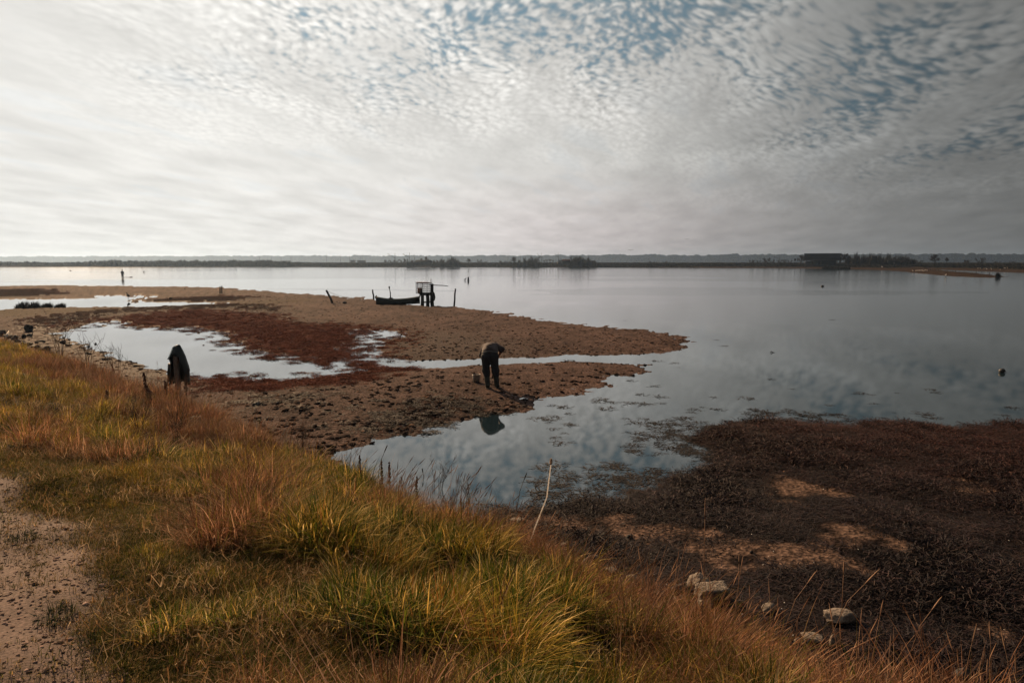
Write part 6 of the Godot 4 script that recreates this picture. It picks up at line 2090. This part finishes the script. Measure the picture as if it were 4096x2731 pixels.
func make_birds() -> void:
	var white := standing_bird(Color(0.72, 0.66, 0.63))
	var black := standing_bird(Color(0.020, 0.020, 0.024))
	var turn := 0.0
	var order := 0
	for q in [[3653, 1087], [3664, 1087], [3667, 1086.5], [3672, 1086.5], [3675, 1086], [3678, 1087], [3682, 1085.5], [3686, 1086], [3689, 1085], [3694, 1087.5], [3697, 1086.5], [3700, 1085.5], [3705, 1085], [3710, 1085.5]]:
		turn += 2.1
		var c := copy(white, "white_bird", "", stand(q[0], q[1], 0.0), turn, Vector3.ONE * 1.15)
		order += 1
		tag(c, "white water bird, %s from the left in the flock on the spit" % ORDER[order - 1], "bird", "flock of white birds on the right hand spit")
	order = 0
	for q in [[3913, 1076], [3923, 1075.5], [3938, 1076], [3945, 1076], [3949, 1078.5], [3965, 1075], [3967, 1080], [3994, 1075.5], [4002, 1080.5], [4018, 1075], [4023, 1075], [4032, 1075]]:
		turn += 2.1
		var c := copy(white, "white_bird", "", stand(q[0], q[1], 0.0), turn, Vector3.ONE * 0.9)
		order += 1
		tag(c, "white water bird beyond the far channel, %s from the left" % ORDER[order - 1], "bird", "white birds beyond the far channel")
	var lone := copy(white, "white_bird", "", at(3784, 1108), 0.6, Vector3.ONE * 1.4)
	tag(lone, "single white bird wading in open water below the right hand spit", "bird")
	lone = copy(white, "white_bird", "", stand(3530, 1072, 0.0), 2.0, Vector3.ONE * 1.7)
	tag(lone, "single pinkish white bird on the shore right of the reed island", "bird")
	var pool := copy(black, "dark_bird", "", stand(513, 1199, 0.0), 2.6, Vector3.ONE * 1.25)
	tag(pool, "dark bird wading in the long pool at the left", "bird")
	var duck := copy(black, "dark_bird", "", at(1860, 1121) - Vector3(0, 0.22, 0), 0.5, Vector3.ONE * 1.3)
	tag(duck, "dark bird swimming in open water beside the lone small stake", "bird")
	duck = copy(black, "dark_bird", "", at(574, 1091) - Vector3(0, 0.25, 0), 0.2, Vector3.ONE * 1.6)
	tag(duck, "dark bird swimming on the water right of the far wading person", "bird")
	var perch := at_range(1614, 1021, 399.8)
	var cor := copy(black, "perched_bird", "", perch, 1.0, Vector3(1.3, 1.8, 1.3))
	tag(cor, "dark bird perched near the tip of the second net boom", "bird")
	for q in [[2523, 1001, 130.0, "small gull flying low over the far shore in the middle"], [2749, 957, 170.0, "tiny gull flying higher in the sky right of the middle"]]:
		var g := thing("flying_gull", q[3], "bird", at_range(q[0], q[1], q[2]), 0.9)
		g.rotation.z = 0.35
		part("body", body_net([[Vector3(-0.14, 0, 0), 0.02, Vector3(0.02, 0, 0), 0.055], [Vector3(0.02, 0, 0), 0.055, Vector3(0.16, 0.01, 0), 0.03]], 0.015, 0.02), paint(Color(0.25, 0.25, 0.26), 0.8), g)
		var wing := bird_mesh(3)
		part("wing", wing, paint(Color(0.16, 0.16, 0.17), 0.8), g)
		part("wing", wing, paint(Color(0.16, 0.16, 0.17), 0.8), g).scale.z = -1.0
	white.free()
	black.free()
	var ball := Shaper.new()
	var prof := PackedVector2Array()
	for i in 13:
		var a := PI * (i / 12.0 - 0.5)
		prof.append(Vector2(cos(a) * (0.235 + 0.02 * sin(a * 3.0)), 0.11 + sin(a) * 0.24))
	ball.lathe(prof, 20)
	var f := thing("float_ball", "round dark mooring float on the calm water near the right edge", "float", at(4009, 1490), 0.4)
	f.scale = Vector3.ONE * 0.36
	part("ball", ball.done(true), paint(Color(0.020, 0.018, 0.020), 0.6), f)
	var eye := Shaper.new()
	eye.tube(PackedVector3Array([Vector3(0.10, 0.30, 0), Vector3(0.22, 0.30, 0.0), Vector3(0.34, 0.22, 0.02), Vector3(0.52, 0.0, 0.03)]), PackedFloat32Array([0.035, 0.03, 0.02, 0.015]), 7)
	part("tether", eye.done(true), paint(Color(0.03, 0.028, 0.028), 0.8), f)
	for q in [[280, 1083, 0.32, "tiny dark float on the far water left of the wading person"], [3291, 1146, 0.18, "small dark float on the water right of the middle"], [1873, 1086, 0.25, "tiny dark float on the far water above the lone small stake"]]:
		var o := solo("small_float", stone_mesh(700 + int(q[0]), Vector3(1, 0.8, 0.9), 3, 0.1, 10), paint(Color(0.03, 0.028, 0.03), 0.7), q[3], "float", at(q[0], q[1]) + Vector3(0, 0.05, 0))
		o.scale = Vector3.ONE * float(q[2])
	var stick := Shaper.new()
	var sp := at(3086, 1410)
	stick.tube(PackedVector3Array([Vector3(-0.11, 0.05, 0), Vector3(0.02, 0.10, 0.0), Vector3(0.12, 0.03, 0), Vector3(0.35, 0.0, 0.02)]), PackedFloat32Array([0.02, 0.05, 0.03, 0.01]), 7)
	solo("floating_stick", stick.done(true), paint(Color(0.03, 0.028, 0.03), 0.8), "small dark knobbed stick floating alone right of the spit's tip", "stick", sp).scale = Vector3.ONE * 0.4

# ---------------------------------------------------------------- reeds, tussocks, stalks
func make_plants() -> void:
	var reedy := tinted(0.9, 0.3)
	var r := RandomNumberGenerator.new()
	r.seed = 800
	# reed island off the far shore
	var base := at(3345, 1077)
	var u := px_size(base)
	var s := Shaper.new()
	for i in 1500:
		var x := r.randf_range(-1, 1)
		var h := (15.5 + r.randf_range(-2.0, 1.0)) * u * (1.0 - 0.35 * pow(absf(x), 6.0))
		var k := r.randf_range(0.6, 1.4)
		s.tint = Color(0.030, 0.030, 0.024) * k
		s.leaf(Vector3(x * 51 * u, -0.1, r.randf_range(-1, 1) * 1.8 * sqrt(maxf(1 - x * x, 0.05))), Vector3(r.randf_range(-0.2, 0.2), 0, r.randf_range(-0.2, 0.2)), h, 0.07, 2, 0.15)
	solo("reed_island", s.bare(), reedy, "dark oblong island of reeds in the water before the stilt hut", "reeds", base)
	base = stand(3993, 1109, 0.0)
	u = px_size(base)
	var tip := thing("spit_bush", "dark scraggy bush at the tip of the right hand spit", "bush", base)
	part("foliage", bush_mesh(810, 260, Vector3(12 * u, 21 * u, 8 * u), 0.06), _tint_of(Color(0.026, 0.026, 0.022)), tip)
	var stem := Shaper.new()
	for i in 5:
		stem.tube(PackedVector3Array([Vector3(0, -0.1, 0), Vector3(0.15 * (i - 2), 9 * u, 0.1 * sin(i * 2.0)), Vector3(0.3 * (i - 2), 20 * u, 0.2 * sin(i * 2.0))]), PackedFloat32Array([0.05, 0.03, 0.015]), 5)
	part("stem", stem.done(), paint(Color(0.03, 0.025, 0.022), 0.9), tip)
	# four dark clumps of rushes by the left pool
	for q in [[87, 1231, 46, 25, "largest dark clump of rushes at the left end of the row by the pool"], [133, 1231, 34, 25, "second dark clump of rushes from the left by the pool"], [181, 1230, 50, 20, "third dark clump of rushes from the left by the pool"], [238, 1229, 34, 19, "rightmost small dark clump of rushes by the left pool"]]:
		base = stand(q[0], q[1], 0.0)
		u = px_size(base)
		var c := Shaper.new()
		for i in 320:
			var a := r.randf() * TAU
			var d := sqrt(r.randf())
			var foot := Vector3(cos(a) * d * q[2] * 0.42 * u, -0.05, sin(a) * d * 0.5)
			var k := r.randf_range(0.6, 1.4)
			c.tint = Color(0.030, 0.028, 0.027) * k
			c.leaf(foot, Vector3(cos(a) * 0.25, 0, sin(a) * 0.2) * q[3] * u, q[3] * u * r.randf_range(0.5, 1.5) * (1.0 - 0.35 * d * d) * (0.8 + 0.35 * sin(foot.x * 3.0)), 0.05, 3, 0.1)
		solo("rush_clump", c.bare(), reedy, q[4], "rushes", base)
	# tussocks
	var deep := [Color(0.030, 0.045, 0.026), Color(0.042, 0.058, 0.028), Color(0.022, 0.032, 0.022), Color(0.075, 0.075, 0.030)]
	for q in [[129, 1648, 0.30, 0.20, "dark green leafy clump near the left edge above the turf"], [500, 1862, 0.30, 0.36, "dark green tussock on the bank crest left of the rust weeds"], [430, 2580, 0.13, 0.12, "small dark tuft in the worn turf near the bottom left"], [225, 2470, 0.10, 0.10, "low dark green tuft at the edge of the gravel"], [90, 2155, 0.09, 0.08, "tiny dark tuft alone on the gravel path"], [1225, 2560, 0.20, 0.30, "broad bladed dark green tussock in the middle foreground"], [2010, 2590, 0.24, 0.34, "dark thick tussock between golden grass at the bottom centre"], [760, 1985, 0.16, 0.18, "low dark green tuft in the turf under the bank crest"]]:
		base = stand(q[0], q[1])
		var t := tuft(820 + int(q[0]), 260, q[2], q[3] * 0.4, q[3], 0.0085 if q[2] > 0.15 else 0.004, 0.55, deep, Vector3(0.1, 0, 0), 4)
		solo("grass_tussock", t, tinted(0.7, 0.5, 0.15), q[4], "tussock", base)
	# the tall pale stalk with a seed head
	base = stand(2105, 2185)
	var head := at_range(2204, 1858, Vector2(base.x, base.z).length())
	var top := at_range(2205, 1832, Vector2(base.x, base.z).length())
	var mid := at_range(2187, 1990, Vector2(base.x, base.z).length())
	var low := at_range(2140, 2110, Vector2(base.x, base.z).length())
	var reed := thing("dry_stalk", "tall pale dry stalk with a spiky seed head curving over the water", "stalk", base)
	var st := Shaper.new()
	st.tube(PackedVector3Array([Vector3(0, -0.1, 0), low - base, mid - base, head - base]), PackedFloat32Array([0.0075, 0.008, 0.0075, 0.006]), 6)
	var pith := paint(Color(0.85, 0.74, 0.62), 0.7)
	pith.backlight_enabled = true
	pith.backlight = Color(0.95, 0.95, 0.95)
	part("stem", st.done(true), pith, reed)
	var sh := Shaper.new()
	var a0 := head - base
	var a1 := top - base
	sh.tube(PackedVector3Array([a0, a0.lerp(a1, 0.3), a0.lerp(a1, 0.7), a1]), PackedFloat32Array([0.007, 0.014, 0.012, 0.003]), 8, 0.3, 4)
	for i in 46:
		var t := r.randf()
		var p := a0.lerp(a1, t)
		var g := r.randf() * TAU
		var o := Vector3(cos(g), 0.9, sin(g)) * 0.021 * (1.1 - t * 0.6)
		sh.tube(PackedVector3Array([p, p + o * 0.6, p + o]), PackedFloat32Array([0.003, 0.0035, 0.001]), 4)
	part("seed_head", sh.done(), paint(Color(0.50, 0.36, 0.25), 0.9), reed)
	# thin sedge stems before the pond
	for q in [[1505, 1915, 1549, 1779, "sedge stem far left of the row, with a dark spike against the pond"], [1852, 2015, 1926, 1864, "thin sedge stem with a tiny spike, left of the tall pale stalk"], [2060, 2050, 2108, 1888, "sedge stem with a dark spike nearest left of the tall pale stalk"], [2372, 2030, 2350, 1955, "short dark blade leaning left over the pond, right of the pale stalk"], [1885, 2012, 1908, 1950, "short sedge spike low before the pond"], [1625, 1965, 1602, 1905, "dark blade tip leaning left before the pond's left end"], [1700, 1950, 1688, 1872, "thin upright sedge stem in the middle of the rust weeds"], [2415, 2080, 2395, 1975, "thin dark stem just right of the short leaning blade"], [2817, 2370, 2822, 1990, "very thin tall stem rising before the wrack left of the sandy patch"], [2955, 2395, 2958, 2215, "thin brown stem before the sandy streak in the wrack"], [2560, 2290, 2625, 2060, "thin leaning stem crossing the tan strip in the wrack"], [3368, 2500, 3378, 2240, "tall thin stem standing over the long pale boulder"], [3620, 2640, 3770, 2385, "long pale stem leaning right at the bottom right of the dry grass"], [3700, 2600, 3655, 2455, "thin pale stem leaning left at the bottom right of the dry grass"], [3300, 2560, 3520, 2275, "long thin stem leaning far right over the long boulder"], [3120, 2540, 3270, 2280, "pale grass stem leaning right left of the long boulder"]]:
		base = stand(q[0], q[1])
		var reach := Vector2(base.x, base.z).length()
		var e := at_range(q[2], q[3], reach) - base
		var m := at_range(lerpf(q[0], q[2], 0.42), lerpf(q[1], q[3], 0.55), reach) - base
		var k := px_size(base)
		var pale: bool = q[0] > 2800
		var o := thing("sedge_stem", q[4], "stem", base)
		var sm := Shaper.new()
		sm.tube(PackedVector3Array([Vector3(0, -0.1, 0), m, e]), PackedFloat32Array([1.5 * k, 1.2 * k, 0.8 * k]), 5)
		part("stem", sm.done(), paint(Color(0.28, 0.16, 0.10) if pale else Color(0.07, 0.05, 0.035), 0.8), o)
		var sp := Shaper.new()
		var n := (e - m).normalized()
		var size := (e - m).length()
		sp.tube(PackedVector3Array([e - n * size * 0.5, e - n * size * 0.3, e - n * size * 0.1, e]), PackedFloat32Array([1.0 * k, 2.8 * k, 2.2 * k, 0.6 * k]), 6, 0.2, 2)
		part("spike", sp.done(), paint(Color(0.34, 0.20, 0.125) if pale else Color(0.045, 0.032, 0.026), 0.9), o)
	# docks and branching weeds
	for q in [[742, 1600, 742, 1498, "tall rust brown dock with seed spike right of the coat post"], [668, 1600, 658, 1522, "rust brown dock leaning left before the coat post"], [590, 1590, 572, 1490, "dark dock stalk on the bank left of the coat"], [610, 1600, 576, 1530, "second dark dock stalk left of the coat"], [430, 1620, 425, 1560, "dark dock stalk in the weeds far left of the coat"], [640, 1610, 590, 1555, "low dock spike between the coat post and the dark stalks"], [1525, 1990, 1526, 1838, "dark dock spike against the left end of the pond"], [1558, 1985, 1556, 1845, "second dark dock spike against the left end of the pond"], [1440, 1960, 1438, 1820, "thin dark weed stalk at the pond's left corner"], [1660, 1990, 1668, 1905, "short dark dock spike in the rust weeds before the pond"]]:
		base = stand(q[0], q[1])
		var reach := Vector2(base.x, base.z).length()
		var e := at_range(q[2], q[3], reach) - base
		var k := px_size(base)
		var o := thing("dock_plant", q[4], "weed", base)
		var sm := Shaper.new()
		sm.tube(PackedVector3Array([Vector3(0, -0.05, 0), e * 0.5 + Vector3(2 * k, 0, 0), e]), PackedFloat32Array([2.6 * k, 2.2 * k, 1.0 * k]), 5)
		part("stem", sm.done(), paint(Color(0.09, 0.045, 0.03), 0.9), o)
		var hd := Shaper.new()
		for i in 70:
			var t := pow(r.randf(), 0.8)
			var p := e * lerpf(0.25, 1.0, t)
			var g := r.randf() * TAU
			var w := 9.0 * k * (1.0 - 0.7 * t) * r.randf_range(0.3, 1.0)
			hd.box(Transform3D(Basis(Vector3(cos(g), 0.3, sin(g)).normalized(), g), p + Vector3(cos(g), r.randf_range(-0.3, 0.3), sin(g)) * w), Vector3(3.2, 3.8, 3.2) * k)
		part("seed_spike", hd.done(), paint(Color(0.085, 0.038, 0.026), 0.95), o)
	for q in [[1750, 2000, 150, 190, "leafless finely branched weed standing before the pond"], [1880, 2030, 90, 120, "smaller leafless branched weed at the near edge of the pond"], [700, 1800, 180, 190, "leafless dark branched weed on the crest left of the mud"], [1210, 1840, 150, 200, "leafless branched weed rising against the clod strewn mud"], [350, 1480, 130, 130, "leafless branched weed against the wet mud left of the coat"], [240, 1440, 110, 120, "leafless branched weed among the stones at the left bank"], [470, 1530, 110, 130, "leafless branched weed on the bank's foot between stones and coat"], [560, 1750, 120, 160, "thin branched weed on the grassy crest below the coat"]]:
		base = stand(q[0], q[1])
		var k := px_size(base)
		var o := thing("branched_weed", q[4], "weed", base)
		var sm := Shaper.new()
		for i in 8:
			var x: float = q[2] * r.randf_range(-0.5, 0.5)
			var h: float = q[3] * r.randf_range(0.6, 1.0)
			var bend: float = r.randf_range(-0.25, 0.25) * q[2]
			var e := Vector3(x + bend * 0.4, h, r.randf_range(-30, 30)) * k
			var m := Vector3(x * 0.35, h * 0.5, 0) * k
			sm.tube(PackedVector3Array([Vector3(x * 0.12 * k, -0.05, 0), m, e]), PackedFloat32Array([0.9 * k, 0.7 * k, 0.35 * k]), 4)
			for j in 7:
				var p := m.lerp(e, r.randf())
				var to := p + Vector3(r.randf_range(-1, 1) * 26, r.randf_range(10, 40), r.randf_range(-15, 15)) * k
				sm.tube(PackedVector3Array([p, p.lerp(to, 0.6) + Vector3(4 * k, -3 * k, 0), to]), PackedFloat32Array([0.5 * k, 0.42 * k, 0.3 * k]), 3)
		part("stem", sm.done(), paint(Color(0.055, 0.034, 0.026), 0.9), o)

func _tint_of(c: Color) -> StandardMaterial3D:
	var m := tinted(0.9, 0.2)
	m.albedo_color = c.linear_to_srgb()
	return m

func _ready() -> void:
	rng.seed = 7
	sun_dir = Vector3(sin(SUN_AZ) * cos(SUN_EL), sin(SUN_EL), -cos(SUN_AZ) * cos(SUN_EL))
	var cam := Camera3D.new()
	cam.name = "camera"
	cam.fov = rad_to_deg(2.0 * atan(341.33 / LENS))
	cam.near = 0.1
	cam.far = 9000.0
	add_child(cam)
	cam.position = Vector3(0, EYE, 0)
	cam.rotation.x = -PITCH
	cam.current = true
	var sun := DirectionalLight3D.new()
	sun.name = "sun"
	sun.light_energy = 1.6
	sun.light_color = Color(1.0, 0.83, 0.63)
	sun.light_angular_distance = 0.6
	sun.shadow_enabled = true
	add_child(sun)
	sun.basis = Basis.looking_at(-sun_dir)
	var env := Environment.new()
	env.background_mode = Environment.BG_SKY
	env.sky = Sky.new()
	env.sky.sky_material = make_sky()
	env.tonemap_mode = Environment.TONE_MAPPER_LINEAR
	env.tonemap_exposure = 1.33
	env.volumetric_fog_enabled = true
	env.volumetric_fog_density = 0.0002
	env.volumetric_fog_albedo = Color(0.70, 0.83, 1.0)
	env.volumetric_fog_anisotropy = 0.6
	env.sdfgi_enabled = true
	env.ssao_enabled = true
	env.ssil_enabled = true
	var around := WorldEnvironment.new()
	around.name = "environment"
	around.environment = env
	add_child(around)
	build_ground()
	build_water()
	make_buildings()
	make_far_trees()
	make_digger()
	make_wader()
	make_coat_and_post()
	make_boat()
	make_stakes()
	make_stones()
	make_birds()
	make_plants()
	build_far_growth()
	build_grit()
	build_weed()
	build_grass()
